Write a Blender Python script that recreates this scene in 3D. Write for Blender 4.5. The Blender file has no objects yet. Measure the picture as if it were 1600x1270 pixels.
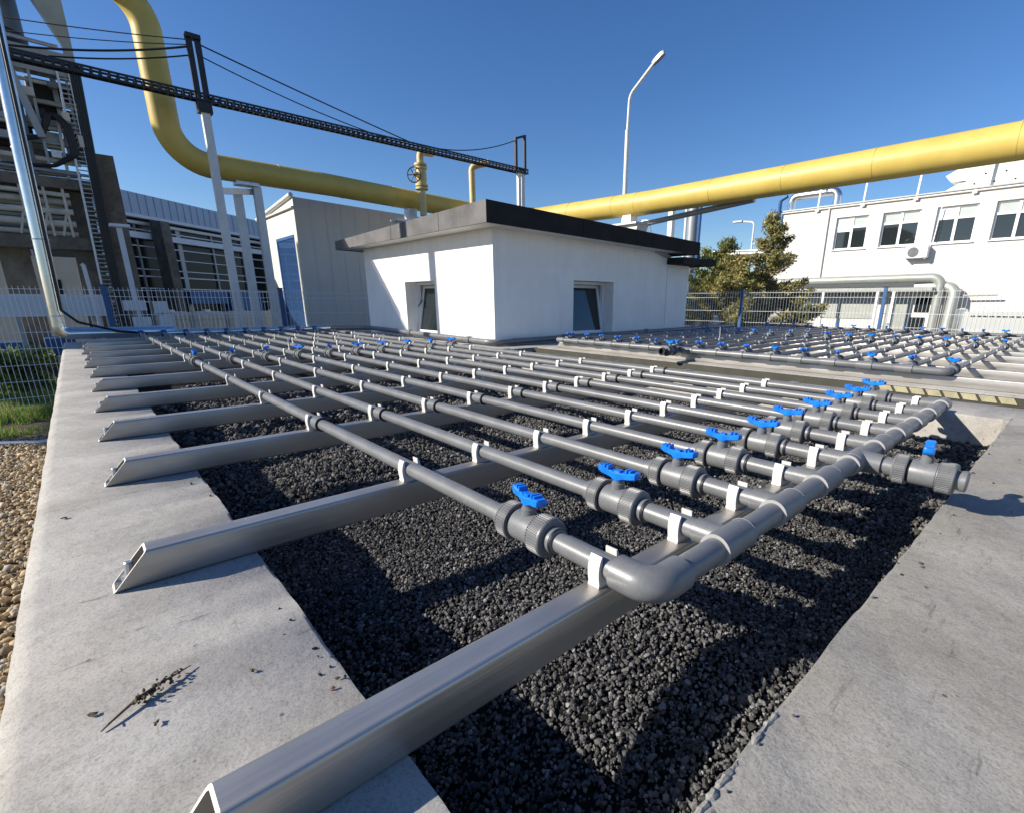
import bpy, bmesh, math, random
import numpy as np
from mathutils import Vector, Matrix, noise
R = math.radians
PI = math.pi
S = 0.6                      # design units -> metres, applied once at the end
random.seed(7); rng = np.random.default_rng(7)
scene = bpy.context.scene
col = scene.collection

# ------------------------------------------------------------------ materials
def mat(name, base=(.5,.5,.5), rough=.5, metal=0., spec=.5, noise_amt=0., noise_scale=8., bump=0., bump_scale=60.,
        col2=None, detail=6., coat=0., stretch=None, speck=None, rough_var=0., emis=None, trans=0., alpha=1.):
    m = bpy.data.materials.new(name); m.use_nodes = True
    nt = m.node_tree; N = nt.nodes; L = nt.links
    b = N['Principled BSDF']
    b.inputs['Base Color'].default_value = (*base, 1)
    b.inputs['Roughness'].default_value = rough
    b.inputs['Metallic'].default_value = metal
    b.inputs['Specular IOR Level'].default_value = spec
    b.inputs['Coat Weight'].default_value = coat
    b.inputs['Transmission Weight'].default_value = trans
    tc = N.new('ShaderNodeTexCoord'); src = tc.outputs['Object']
    if stretch:
        mp = N.new('ShaderNodeMapping'); mp.inputs['Scale'].default_value = stretch
        L.new(src, mp.inputs['Vector']); src = mp.outputs['Vector']
    cur = None
    if noise_amt or col2:
        n = N.new('ShaderNodeTexNoise'); n.inputs['Scale'].default_value = noise_scale; n.inputs['Detail'].default_value = detail
        n.inputs['Roughness'].default_value = .62
        L.new(src, n.inputs['Vector'])
        cr = N.new('ShaderNodeValToRGB')
        cr.color_ramp.elements[0].position = .33; cr.color_ramp.elements[1].position = .67
        c2 = col2 if col2 else tuple(max(0, c*(1-noise_amt)) for c in base)
        c1 = base if col2 else tuple(min(1, c*(1+noise_amt*.5)) for c in base)
        cr.color_ramp.elements[0].color = (*c2, 1); cr.color_ramp.elements[1].color = (*c1, 1)
        L.new(n.outputs['Fac'], cr.inputs['Fac']); cur = cr.outputs['Color']
        if rough_var:
            mr = N.new('ShaderNodeMapRange'); mr.inputs['To Min'].default_value = rough-rough_var; mr.inputs['To Max'].default_value = rough+rough_var
            L.new(n.outputs['Fac'], mr.inputs['Value']); L.new(mr.outputs['Result'], b.inputs['Roughness'])
    if speck:
        sc, amt, dark = speck
        n2 = N.new('ShaderNodeTexNoise'); n2.inputs['Scale'].default_value = sc; n2.inputs['Detail'].default_value = 3
        L.new(src, n2.inputs['Vector'])
        cr2 = N.new('ShaderNodeValToRGB'); cr2.color_ramp.elements[0].position = .36; cr2.color_ramp.elements[1].position = .6
        cr2.color_ramp.elements[0].color = (dark, dark, dark, 1); cr2.color_ramp.elements[1].color = (1,1,1,1)
        L.new(n2.outputs['Fac'], cr2.inputs['Fac'])
        mx = N.new('ShaderNodeMix'); mx.data_type = 'RGBA'; mx.blend_type = 'MULTIPLY'; mx.inputs[0].default_value = amt
        if cur: L.new(cur, mx.inputs[6])
        else: mx.inputs[6].default_value = (*base, 1)
        L.new(cr2.outputs['Color'], mx.inputs[7]); cur = mx.outputs[2]
    if cur: L.new(cur, b.inputs['Base Color'])
    if bump:
        nb = N.new('ShaderNodeTexNoise'); nb.inputs['Scale'].default_value = bump_scale; nb.inputs['Detail'].default_value = 5
        L.new(src, nb.inputs['Vector'])
        bp = N.new('ShaderNodeBump'); bp.inputs['Strength'].default_value = bump; bp.inputs['Distance'].default_value = .01
        L.new(nb.outputs['Fac'], bp.inputs['Height']); L.new(bp.outputs['Normal'], b.inputs['Normal'])
    return m

def concrete_mat(name, lo, hi, stain=.78, bstr=.30):
    m = bpy.data.materials.new(name); m.use_nodes = True
    nt = m.node_tree; N = nt.nodes; L = nt.links; b = N['Principled BSDF']
    b.inputs['Roughness'].default_value = .88; b.inputs['Specular IOR Level'].default_value = .25
    tc = N.new('ShaderNodeTexCoord'); o = tc.outputs['Object']
    def nz(scale, det=6, rg=.6, dist=0):
        n = N.new('ShaderNodeTexNoise'); n.inputs['Scale'].default_value = scale; n.inputs['Detail'].default_value = det
        n.inputs['Roughness'].default_value = rg; n.inputs['Distortion'].default_value = dist
        L.new(o, n.inputs['Vector']); return n.outputs['Fac']
    def ramp(fac, p0, c0, p1, c1):
        r = N.new('ShaderNodeValToRGB'); e = r.color_ramp.elements
        e[0].position = p0; e[1].position = p1; e[0].color = (*c0, 1); e[1].color = (*c1, 1)
        L.new(fac, r.inputs['Fac']); return r.outputs['Color']
    def mul(a, c, amt):
        x = N.new('ShaderNodeMix'); x.data_type = 'RGBA'; x.blend_type = 'MULTIPLY'; x.inputs[0].default_value = amt
        L.new(a, x.inputs[6]); L.new(c, x.inputs[7]); return x.outputs[2]
    g = lambda v: (v, v, v)
    c = ramp(nz(3.2, 8, .65, .6), .34, lo, .66, hi)
    c = mul(c, ramp(nz(7, 7, .7, .8), .36, g(stain), .56, g(1)), .55)
    c = mul(c, ramp(nz(2.2, 5, .6, 1.5), .40, (.84,.82,.78), .5, g(1)), .45)
    c = mul(c, ramp(nz(60, 5, .75), .36, g(.70), .5, g(1)), .5)
    c = mul(c, ramp(nz(330, 4, .75), .36, g(.45), .52, g(1)), .55)
    c = mul(c, ramp(nz(46, 2, .5), .22, g(.35), .28, g(1)), .7)
    def snz(st, det):
        mp = N.new('ShaderNodeMapping'); mp.inputs['Scale'].default_value = st; mp.inputs['Rotation'].default_value = (0,0,.35); L.new(o, mp.inputs['Vector'])
        n = N.new('ShaderNodeTexNoise'); n.inputs['Scale'].default_value = 1; n.inputs['Detail'].default_value = det; n.inputs['Roughness'].default_value = .6; L.new(mp.outputs['Vector'], n.inputs['Vector']); return n.outputs['Fac']
    c = mul(c, ramp(snz((55, 9, 20), 5), .30, g(.50), .37, g(1)), .75)
    c = mul(c, ramp(snz((16, 150, 60), 4), .27, g(.55), .36, g(1)), .6)
    v = N.new('ShaderNodeTexVoronoi'); v.inputs['Scale'].default_value = 26; L.new(o, v.inputs['Vector'])
    pit = ramp(v.outputs['Distance'], .045, g(0), .10, g(1))
    keep = ramp(nz(9, 3), .56, g(1), .6, g(0))         # pits only here and there
    mxp = N.new('ShaderNodeMix'); mxp.data_type = 'RGBA'; mxp.blend_type = 'LIGHTEN'; mxp.inputs[0].default_value = 1
    L.new(pit, mxp.inputs[6]); L.new(keep, mxp.inputs[7])
    c = mul(c, mxp.outputs[2], .5)
    L.new(c, b.inputs['Base Color'])
    add = N.new('ShaderNodeMath'); add.operation = 'ADD'
    sc1 = N.new('ShaderNodeMath'); sc1.operation = 'MULTIPLY'; sc1.inputs[1].default_value = .5
    L.new(nz(130, 6, .7), sc1.inputs[0]); L.new(sc1.outputs[0], add.inputs[0]); L.new(nz(22, 6, .6), add.inputs[1])
    add2 = N.new('ShaderNodeMath'); add2.operation = 'ADD'
    L.new(add.outputs[0], add2.inputs[0])
    sc2 = N.new('ShaderNodeMath'); sc2.operation = 'MULTIPLY'; sc2.inputs[1].default_value = .35
    L.new(mxp.outputs[2], sc2.inputs[0]); L.new(sc2.outputs[0], add2.inputs[1])
    bp = N.new('ShaderNodeBump'); bp.inputs['Strength'].default_value = bstr; bp.inputs['Distance'].default_value = .005
    L.new(add2.outputs[0], bp.inputs['Height']); L.new(bp.outputs['Normal'], b.inputs['Normal'])
    return m

def steel_mat():
    m = bpy.data.materials.new('stainless_steel'); m.use_nodes = True
    nt = m.node_tree; N = nt.nodes; L = nt.links; b = N['Principled BSDF']
    b.inputs['Metallic'].default_value = .85
    tc = N.new('ShaderNodeTexCoord')
    def nz(stretch, det, sc=1.):
        mp = N.new('ShaderNodeMapping'); mp.inputs['Scale'].default_value = stretch
        L.new(tc.outputs['Object'], mp.inputs['Vector'])
        n = N.new('ShaderNodeTexNoise'); n.inputs['Scale'].default_value = sc; n.inputs['Detail'].default_value = det
        L.new(mp.outputs['Vector'], n.inputs['Vector']); return n.outputs['Fac']
    blot = nz((9, 4, 9), 6)
    cr = N.new('ShaderNodeValToRGB'); e = cr.color_ramp.elements
    e[0].position = .3; e[1].position = .7; e[0].color = (.37,.355,.33,1); e[1].color = (.56,.54,.51,1)
    L.new(blot, cr.inputs['Fac']); L.new(cr.outputs['Color'], b.inputs['Base Color'])
    mr = N.new('ShaderNodeMapRange'); mr.inputs['From Min'].default_value = .3; mr.inputs['From Max'].default_value = .7
    mr.inputs['To Min'].default_value = .38; mr.inputs['To Max'].default_value = .54
    L.new(nz((40, 1.2, 40), 4), mr.inputs['Value']); L.new(mr.outputs['Result'], b.inputs['Roughness'])
    bp = N.new('ShaderNodeBump'); bp.inputs['Strength'].default_value = .075; bp.inputs['Distance'].default_value = .004
    L.new(nz((230, 5, 230), 3), bp.inputs['Height']); L.new(bp.outputs['Normal'], b.inputs['Normal'])
    return m

def vcol_mat(name, rough=.85, spec=.2, sub=0.):
    m = bpy.data.materials.new(name); m.use_nodes = True
    N = m.node_tree.nodes; L = m.node_tree.links; b = N['Principled BSDF']
    a = N.new('ShaderNodeVertexColor'); a.layer_name = 'Col'
    L.new(a.outputs['Color'], b.inputs['Base Color'])
    b.inputs['Roughness'].default_value = rough; b.inputs['Specular IOR Level'].default_value = spec
    if sub:
        tr = N.new('ShaderNodeBsdfTranslucent'); L.new(a.outputs['Color'], tr.inputs['Color'])
        mx = N.new('ShaderNodeMixShader'); mx.inputs[0].default_value = sub
        out = N['Material Output']
        L.new(b.outputs[0], mx.inputs[1]); L.new(tr.outputs[0], mx.inputs[2]); L.new(mx.outputs[0], out.inputs[0])
    return m

M = {}
M['concrete'] = concrete_mat('slab_concrete', (.365,.350,.322), (.485,.466,.432))
M['concrete_rough'] = concrete_mat('rough_concrete', (.285,.276,.252), (.365,.353,.326), .82, .55)
M['concrete_old'] = concrete_mat('old_concrete', (.12,.105,.085), (.24,.215,.18), .7)
M['pale_concrete'] = concrete_mat('pale_concrete', (.42,.40,.35), (.55,.53,.47))
M['steel'] = steel_mat()
M['galv'] = mat('galvanised_steel', (.62,.64,.66), .42, .75, noise_amt=.25, noise_scale=25, rough_var=.12)
M['alu'] = mat('aluminium_cladding', (.78,.79,.80), .24, .95, noise_amt=.12, noise_scale=6, bump=.08, bump_scale=9, rough_var=.08)
M['pvc'] = mat('grey_pvc', (.165,.171,.178), .38, 0, .55, noise_amt=.14, noise_scale=14, rough_var=.08, bump=.02, bump_scale=200, speck=(160,.25,.7))
M['pvc_dark'] = mat('grey_pvc_fitting', (.138,.144,.151), .42, 0, .5, noise_amt=.14, noise_scale=30, rough_var=.08)
M['glue'] = mat('dried_pipe_glue', (.34,.34,.34), .5)
M['rubber'] = mat('black_rubber', (.012,.012,.013), .55)
M['clip'] = mat('white_clip_plastic', (.62,.61,.58), .42, noise_amt=.07, noise_scale=30)
M['blue'] = mat('blue_handle_plastic', (.006,.18,.72), .34, 0, .5, noise_amt=.12, noise_scale=40)
M['blue_paint'] = mat('blue_paint', (.025,.10,.27), .45, noise_amt=.15, noise_scale=6)
M['plaster'] = mat('white_plaster', (.86,.855,.84), .9, 0, .2, noise_amt=.05, noise_scale=4, bump=.12, bump_scale=180)
def weathered(m, amt):
    N = m.node_tree.nodes; L = m.node_tree.links; b = N['Principled BSDF']; src = b.inputs['Base Color'].links[0].from_socket
    tc = N.new('ShaderNodeTexCoord'); mp = N.new('ShaderNodeMapping'); mp.inputs['Scale'].default_value = (7, 7, .55); L.new(tc.outputs['Object'], mp.inputs['Vector'])
    n = N.new('ShaderNodeTexNoise'); n.inputs['Scale'].default_value = 1.6; n.inputs['Detail'].default_value = 6; L.new(mp.outputs['Vector'], n.inputs['Vector'])
    r = N.new('ShaderNodeValToRGB'); r.color_ramp.elements[0].position = .32; r.color_ramp.elements[1].position = .52
    r.color_ramp.elements[0].color = (.70,.67,.62,1); r.color_ramp.elements[1].color = (1,1,1,1); L.new(n.outputs['Fac'], r.inputs['Fac'])
    x = N.new('ShaderNodeMix'); x.data_type = 'RGBA'; x.blend_type = 'MULTIPLY'; x.inputs[0].default_value = amt
    L.new(src, x.inputs[6]); L.new(r.outputs['Color'], x.inputs[7]); L.new(x.outputs[2], b.inputs['Base Color'])
weathered(M['plaster'], .12)
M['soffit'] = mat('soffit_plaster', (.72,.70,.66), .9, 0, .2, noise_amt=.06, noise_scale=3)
M['bitumen'] = mat('granulated_bitumen', (.030,.030,.032), .92, 0, .25, noise_amt=.35, noise_scale=3, speck=(520,.8,.35), bump=.4, bump_scale=500)
M['bitumen_sunlit'] = mat('sunlit_bitumen', (.21,.205,.205), .92, 0, .25, noise_amt=.3, noise_scale=3, speck=(420,.8,.4), bump=.4, bump_scale=500)  # same bitumen made paler, sunlight on the left roof edge put into the colour
M['yellow'] = mat('yellow_pipe_paint', (.63,.475,.12), .46, 0, .45, noise_amt=.16, noise_scale=2.2, rough_var=.1, bump=.05, bump_scale=14, col2=(.54,.40,.09))
M['pale_yellow'] = mat('pale_yellow_paint', (.62,.50,.22), .5, noise_amt=.12, noise_scale=5)
M['white_paint'] = mat('white_steel_paint', (.70,.70,.68), .5, noise_amt=.1, noise_scale=5)
M['black_paint'] = mat('black_steel_paint', (.018,.018,.022), .5, noise_amt=.3, noise_scale=9)
M['cable'] = mat('black_cable', (.012,.012,.014), .5)
M['shed'] = mat('beige_panel', (.62,.60,.55), .55, 0, .4, noise_amt=.05, noise_scale=2)
M['shed_light'] = mat('cream_panel', (.72,.70,.62), .55, 0, .4, noise_amt=.05, noise_scale=2)
M['glass'] = mat('dark_window_glass', (.018,.024,.026), .03, 0, .8)
M['blue_glass'] = mat('blue_reflective_glass', (.05,.12,.30), .04, .45, .8)
M['dark'] = mat('dark_interior', (.018,.018,.02), .8)
M['frame'] = mat('white_window_frame', (.80,.80,.80), .4)
M['blind'] = mat('grey_blind', (.42,.47,.46), .6, noise_amt=.08, noise_scale=6)
M['render'] = mat('cream_render', (.70,.67,.63), .9, 0, .2, noise_amt=.05, noise_scale=1.2, bump=.06, bump_scale=120)
weathered(M['render'], .15)
weathered(M['shed'], .12)
M['grey_metal'] = mat('grey_sheet_metal', (.34,.36,.37), .45, .4, noise_amt=.1, noise_scale=5)
M['roof_blue'] = mat('blue_grey_sheet', (.36,.43,.54), .5, .2, noise_amt=.06, noise_scale=3)
M['lagging'] = mat('grey_pipe_lagging', (.36,.38,.35), .5, .35, noise_amt=.12, noise_scale=4)
M['white_plastic'] = mat('white_tank_plastic', (.72,.74,.68), .5, noise_amt=.08, noise_scale=4)
M['white_sheet'] = mat('white_sheet', (.66,.70,.74), .5, noise_amt=.06, noise_scale=3)
M['wire'] = mat('fence_wire', (.82,.82,.80), .5, .0)
M['slot_olive'] = mat('dark_olive', (.045,.043,.028), .6, noise_amt=.3, noise_scale=9)  # dark olive, also stands for the shadow between the sunlit patches
M['sunlit_yellow'] = mat('sunlit_slot_yellow', (.40,.365,.23), .8, noise_amt=.25, noise_scale=14, speck=(150,.4,.6))  # sunlight on the slot wall, painted as a pale yellow
M['container'] = mat('grey_white_sheet', (.47,.49,.47), .5, noise_amt=.06, noise_scale=2)
M['rack'] = mat('beige_pipe_paint', (.58,.55,.47), .5, noise_amt=.25, noise_scale=5)
M['stack'] = mat('dark_grey_sheet', (.13,.14,.145), .45, .4, noise_amt=.25, noise_scale=4)
M['hall_glass'] = mat('dirty_hall_glass', (.012,.014,.016), .22, 0, .22)
M['wood'] = mat('dry_twig', (.12,.085,.05), .9, noise_amt=.4, noise_scale=60)
M['ground'] = mat('dry_soil', (.20,.165,.12), .95, 0, .1, col2=(.11,.10,.06), noise_scale=2.2, bump=.5, bump_scale=40, speck=(60,.5,.5))
M['asphalt'] = mat('grey_asphalt', (.075,.075,.08), .9, 0, .2, noise_amt=.3, noise_scale=3, speck=(250,.6,.5), bump=.3, bump_scale=250)
M['lava_base'] = mat('lava_bed', (.012,.012,.013), .95, 0, .15, noise_amt=.4, noise_scale=30, bump=1., bump_scale=70)
M['lava'] = vcol_mat('lava_stone', .9, .18)
M['pebble'] = vcol_mat('river_pebble', .75, .3)
M['grass'] = vcol_mat('grass_blade', .7, .25, .35)
M['leaf'] = vcol_mat('conifer_leaf', .65, .25, .3)
M['bark'] = mat('bark', (.11,.08,.055), .95, noise_amt=.4, noise_scale=20)
M['leaf_brown'] = mat('dry_leaf', (.17,.075,.045), .8)

# ------------------------------------------------------------------ mesh builder
class MB:
    def __init__(s): s.v = []; s.f = []; s.m = []; s.cur = 0
    def add(s, vs, fs):
        o = len(s.v); s.v += [tuple(map(float, p)) for p in vs]
        for f in fs: s.f.append(tuple(i+o for i in f)); s.m.append(s.cur)
        return s
    def box(s, a, b, ch=0.):
        x0,y0,z0 = a; x1,y1,z1 = b
        x0,x1 = min(x0,x1),max(x0,x1); y0,y1 = min(y0,y1),max(y0,y1); z0,z1 = min(z0,z1),max(z0,z1)
        if ch <= 0:
            return s.add([(x0,y0,z0),(x1,y0,z0),(x1,y1,z0),(x0,y1,z0),(x0,y0,z1),(x1,y0,z1),(x1,y1,z1),(x0,y1,z1)],
                  [(0,3,2,1),(4,5,6,7),(0,1,5,4),(1,2,6,5),(2,3,7,6),(3,0,4,7)])
        c = ch; rings = []
        for z, k in ((z0,c),(z0+c,0),(z1-c,0),(z1,c)):
            rings.append([(x0+c+k*0 if False else x0+k+ (c if k==0 else c), y0+k, z)] if False else
                [(x0+c+k*.6,y0+k,z),(x1-c-k*.6,y0+k,z),(x1-k,y0+c+k*.6,z),(x1-k,y1-c-k*.6,z),(x1-c-k*.6,y1-k,z),(x0+c+k*.6,y1-k,z),(x0+k,y1-c-k*.6,z),(x0+k,y0+c+k*.6,z)])
        return s.loft(rings)
    def loft(s, rings, closed=True, caps=True):
        o = len(s.v); n = len(rings[0])
        for r in rings: s.v += [tuple(map(float,p)) for p in r]
        for i in range(len(rings)-1):
            for j in range(n if closed else n-1):
                k = (j+1) % n
                s.f.append((o+i*n+j, o+i*n+k, o+(i+1)*n+k, o+(i+1)*n+j)); s.m.append(s.cur)
        if caps and closed:
            s.f.append(tuple(o+j for j in reversed(range(n)))); s.m.append(s.cur)
            s.f.append(tuple(o+(len(rings)-1)*n+j for j in range(n))); s.m.append(s.cur)
        return s
    def tube(s, pts, r, n=12, caps=True):
        P = [Vector(p) for p in pts]; rr = r if isinstance(r, (list, tuple)) else [r]*len(P)
        t0 = (P[1]-P[0]).normalized()
        up = Vector((0,0,1)) if abs(t0.z) < .95 else Vector((1,0,0))
        u = t0.cross(up).normalized(); rings = []
        for i, p in enumerate(P):
            if i == 0: t = P[1]-P[0]
            elif i == len(P)-1: t = P[-1]-P[-2]
            else: t = (P[i]-P[i-1]).normalized()+(P[i+1]-P[i]).normalized()
            t.normalize(); u = (u-t*u.dot(t)).normalized(); w = t.cross(u)
            rings.append([p+(u*math.cos(a)+w*math.sin(a))*rr[i] for a in [2*PI*k/n for k in range(n)]])
        return s.loft(rings, caps=caps)
    def lathe(s, prof, n=24, axis='x', c=(0,0,0), caps=True):
        rings = []
        for a, r in prof:
            ring = []
            for k in range(n):
                q = 2*PI*k/n; A, B = r*math.cos(q), r*math.sin(q)
                if axis == 'x': p = (a, A, B)
                elif axis == 'y': p = (B, a, A)
                else: p = (A, B, a)
                ring.append((p[0]+c[0], p[1]+c[1], p[2]+c[2]))
            rings.append(ring)
        return s.loft(rings, caps=caps)
    def prism(s, poly, lo, hi, axis='x'):
        def P(a, b, t): return {'x': (t,a,b), 'y': (a,t,b), 'z': (a,b,t)}[axis]
        return s.loft([[P(a,b,lo) for a,b in poly], [P(a,b,hi) for a,b in poly]])
    def bar(s, a, b, w, h=None, up=(0,0,1)):
        a = Vector(a); b = Vector(b); h = h or w; t = (b-a).normalized(); up = Vector(up)
        if abs(t.dot(up)) > .97: up = Vector((1,0,0))
        u = t.cross(up).normalized()*w/2; v = u.cross(t).normalized()*h/2
        return s.loft([[p-u-v, p+u-v, p+u+v, p-u+v] for p in (a, b)])
    def mesh(s, name, mats, smooth=35, fix=True):
        me = bpy.data.meshes.new(name); me.from_pydata(s.v, [], s.f)
        for m in (mats if isinstance(mats, list) else [mats]): me.materials.append(m)
        if len(me.materials) > 1: me.polygons.foreach_set('material_index', s.m)
        if fix:
            bm = bmesh.new(); bm.from_mesh(me); bmesh.ops.recalc_face_normals(bm, faces=bm.faces); bm.to_mesh(me); bm.free()
        if smooth:
            me.polygons.foreach_set('use_smooth', [True]*len(me.polygons)); me.set_sharp_from_angle(angle=R(smooth))
        me.update(); return me
    def build(s, name, mats, parent=None, loc=(0,0,0), rot=(0,0,0), smooth=35, fix=True):
        return link(name, s.mesh(name, mats, smooth, fix), parent, loc, rot)

def link(name, data, parent=None, loc=(0,0,0), rot=(0,0,0)):
    o = bpy.data.objects.new(name, data); col.objects.link(o)
    o.location = loc; o.rotation_euler = rot
    if parent: o.parent = parent
    return o
def tag(o, label=None, cat=None, group=None, kind=None):
    if label: o['label'] = label
    if cat: o['category'] = cat
    if group: o['group'] = group
    if kind: o['kind'] = kind
    return o
def thing(name, label, cat, loc=(0,0,0), rot=(0,0,0), group=None):
    return tag(link(name, None, None, loc, rot), label, cat, group)
def copy_tree(o, parent=None):
    c = o.copy(); col.objects.link(c)
    if parent: c.parent = parent
    for ch in list(o.children): copy_tree(ch, c)
    return c
def arc(c, r, a0, a1, n, u, v):
    c = Vector(c); u = Vector(u); v = Vector(v)
    return [c+u*r*math.cos(a0+(a1-a0)*i/n)+v*r*math.sin(a0+(a1-a0)*i/n) for i in range(n+1)]
def fillet(pts, r, n=8):
    P = [Vector(p) for p in pts]; out = [P[0]]
    for i in range(1, len(P)-1):
        a = (P[i-1]-P[i]); b = (P[i+1]-P[i]); la, lb = a.length, b.length; a.normalize(); b.normalize()
        ang = a.angle(b); d = min(r/math.tan(ang/2), la*.49, lb*.49); rr = d*math.tan(ang/2)
        bis = (a+b).normalized(); ctr = P[i]+bis*(rr/math.sin(ang/2))
        p0, p1 = P[i]+a*d, P[i]+b*d; e0 = (p0-ctr); e1 = (p1-ctr); th = e0.angle(e1)
        for k in range(n+1):
            t = k/n
            out.append(ctr+(e0*math.sin((1-t)*th)+e1*math.sin(t*th))/math.sin(th))
    out.append(P[-1]); return out
ORD = ['first','second','third','fourth','fifth','sixth','seventh','eighth','ninth','tenth','eleventh','twelfth','thirteenth','fourteenth','fifteenth','sixteenth']

def facade(mb, O, u, n, W, z0, z1, holes, depth, mats=(0,0)):
    """Wall sheet from O along u (width W), outward normal n, with rectangular recesses (a0,a1,b0,b1) of given depth."""
    O = Vector(O); u = Vector(u).normalized(); n = Vector(n).normalized(); z = Vector((0,0,1))
    us = sorted({0, W, *[h[0] for h in holes], *[h[1] for h in holes]}); zs = sorted({z0, z1, *[h[2] for h in holes], *[h[3] for h in holes]})
    Pt = lambda a, b, d=0.: O+u*a+Vector((0,0,b-O.z))-n*d
    for i in range(len(us)-1):
        for j in range(len(zs)-1):
            ca, cb = (us[i]+us[i+1])/2, (zs[j]+zs[j+1])/2
            if any(h[0] < ca < h[1] and h[2] < cb < h[3] for h in holes): continue
            mb.add([Pt(us[i],zs[j]), Pt(us[i+1],zs[j]), Pt(us[i+1],zs[j+1]), Pt(us[i],zs[j+1])], [(0,1,2,3)])
    for a0,a1,b0,b1 in holes:
        q = [(a0,b0),(a1,b0),(a1,b1),(a0,b1)]
        for k in range(4):
            p, r = q[k], q[(k+1)%4]
            mb.add([Pt(*p), Pt(*r), Pt(*r,depth), Pt(*p,depth)], [(0,1,2,3)])
        mb.cur = mats[1]; mb.add([Pt(a,b,depth) for a,b in q], [(0,1,2,3)]); mb.cur = mats[0]

# ------------------------------------------------------------------ levels
ZS = -.145          # top of concrete
ZG = -1.72          # ground
PR = .027           # pipe radius
PY = [0, .334, .668, 1.002, 1.336, 1.670, 2.004, 2.338, 2.672, 3.006]
BX = [0, -.975, -2.02, -2.945, -3.93, -4.99, -6.05, -7.03, -8.01, -9.0, -10.0, -10.85]

# ------------------------------------------------------------------ structure: ground
mb = MB(); mb.add([(-160,-120,ZG),(160,-120,ZG),(160,200,ZG),(-160,200,ZG)], [(0,1,2,3)])
tag(mb.build('ground', M['ground'], smooth=0), kind='structure')
mb = MB(); mb.add([(-60,-1.0,ZG+.01),(-15.2,-1.0,ZG+.01),(-15.2,60,ZG+.01),(-60,60,ZG+.01)], [(0,1,2,3)])
mb.add([(-15.2,14.9,ZG+.01),(60,14.9,ZG+.01),(60,60,ZG+.01),(-15.2,60,ZG+.01)], [(0,1,2,3)])
tag(mb.build('yard_paving', M['asphalt'], smooth=0), kind='structure')

# ------------------------------------------------------------------ concrete basins
def jline(p, q, step, amp, fine=.6):
    p = Vector(p); q = Vector(q); n = max(2, int((q-p).length/step)); d = (q-p).normalized(); nn = Vector((-d.y, d.x)); out = []
    for i in range(n):
        c = p+(q-p)*i/n
        k = amp*(noise.noise(Vector((c.x*3.1, c.y*3.1, 5)))+fine*noise.noise(Vector((c.x*14, c.y*14, 9)))+fine*.6*noise.noise(Vector((c.x*45, c.y*45, 2))))
        if i == 0: k = 0
        out.append(c+nn*k)
    return out
def ring_loop(pts, step, amp):
    out = []
    for i in range(len(pts)): out += jline(pts[i], pts[(i+1) % len(pts)], step, amp)
    return out
def offset_loop(loop, d):
    n = len(loop); out = []
    for i in range(n):
        t = (loop[(i+1) % n]-loop[i-1]).normalized(); out.append(loop[i]+Vector((-t.y, t.x))*d)
    return out
def basin(name, outer, inner, zin, label, bev_in=.012, bev_out=.05, zt=ZS, ze=ZG-.05):
    bm = bmesh.new()
    lo = ring_loop(outer, .06, .004); li = ring_loop(inner, .03, .0045)
    def vs(loop, z, zj=0): return [bm.verts.new((p.x, p.y, z+zj*noise.noise(Vector((p.x*8,p.y*8,z))))) for p in loop]
    def strip(a, b):
        n = len(a)
        for i in range(n): bm.faces.new((a[i], a[(i+1) % n], b[(i+1) % n], b[i]))
    o1 = vs(offset_loop(lo, bev_out), zt); o2 = vs(offset_loop(lo, bev_out*.3), zt-bev_out*.3, .006); o3 = vs(lo, zt-bev_out, .01); o4 = vs(lo, ze)
    i1 = vs(offset_loop(li, -bev_in), zt); i2 = vs(offset_loop(li, -bev_in*.25), zt-bev_in*.3, .008); i3 = vs(li, zt-bev_in*1.2, .008); i4 = vs(li, zin)
    strip(o1,o2); strip(o2,o3); strip(o3,o4); strip(i1,i2); strip(i2,i3); strip(i3,i4)
    ed = []
    for lp in (o1, i1):
        for i in range(len(lp)):
            e = bm.edges.get((lp[i], lp[(i+1) % len(lp)])) ; ed.append(e)
    bmesh.ops.triangle_fill(bm, use_beauty=True, use_dissolve=False, edges=ed, normal=(0,0,1))
    bmesh.ops.recalc_face_normals(bm, faces=bm.faces)
    me = bpy.data.meshes.new(name); bm.to_mesh(me); bm.free()
    me.materials.append(M['concrete']); me.materials.append(M['concrete_rough'])
    for p in me.polygons:
        if .40 < p.center.x and p.center.y < 3.7 and ze < 0 and zt == ZS and len(outer) == 4: p.material_index = 1
    me.polygons.foreach_set('use_smooth', [True]*len(me.polygons)); me.set_sharp_from_angle(angle=R(50))
    o = link(name, me); tag(o, label, 'basin'); return o
V2 = lambda x, y: Vector((x, y))
b1 = basin('concrete_basin', [V2(-11.95,-1.07),V2(3.4,-1.07),V2(3.4,4.25),V2(-11.95,4.25)],
           [V2(-11.0,-.535),V2(.415,-.535),V2(.425,3.64),V2(-11.0,3.64)], -.6,
           'low grey concrete basin around the black lava bed in the foreground')
b2 = basin('concrete_basin', [V2(-5.75,4.80),V2(.47,4.80),V2(.47,4.27),V2(3.4,4.27),V2(3.4,13.9),V2(-5.75,13.9)],
           [V2(-5.3,5.75),V2(-.45,5.75),V2(-.45,13.3),V2(-5.3,13.3)], -.6,
           'second concrete basin behind the dark slot, under the far pipe grid')
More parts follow.
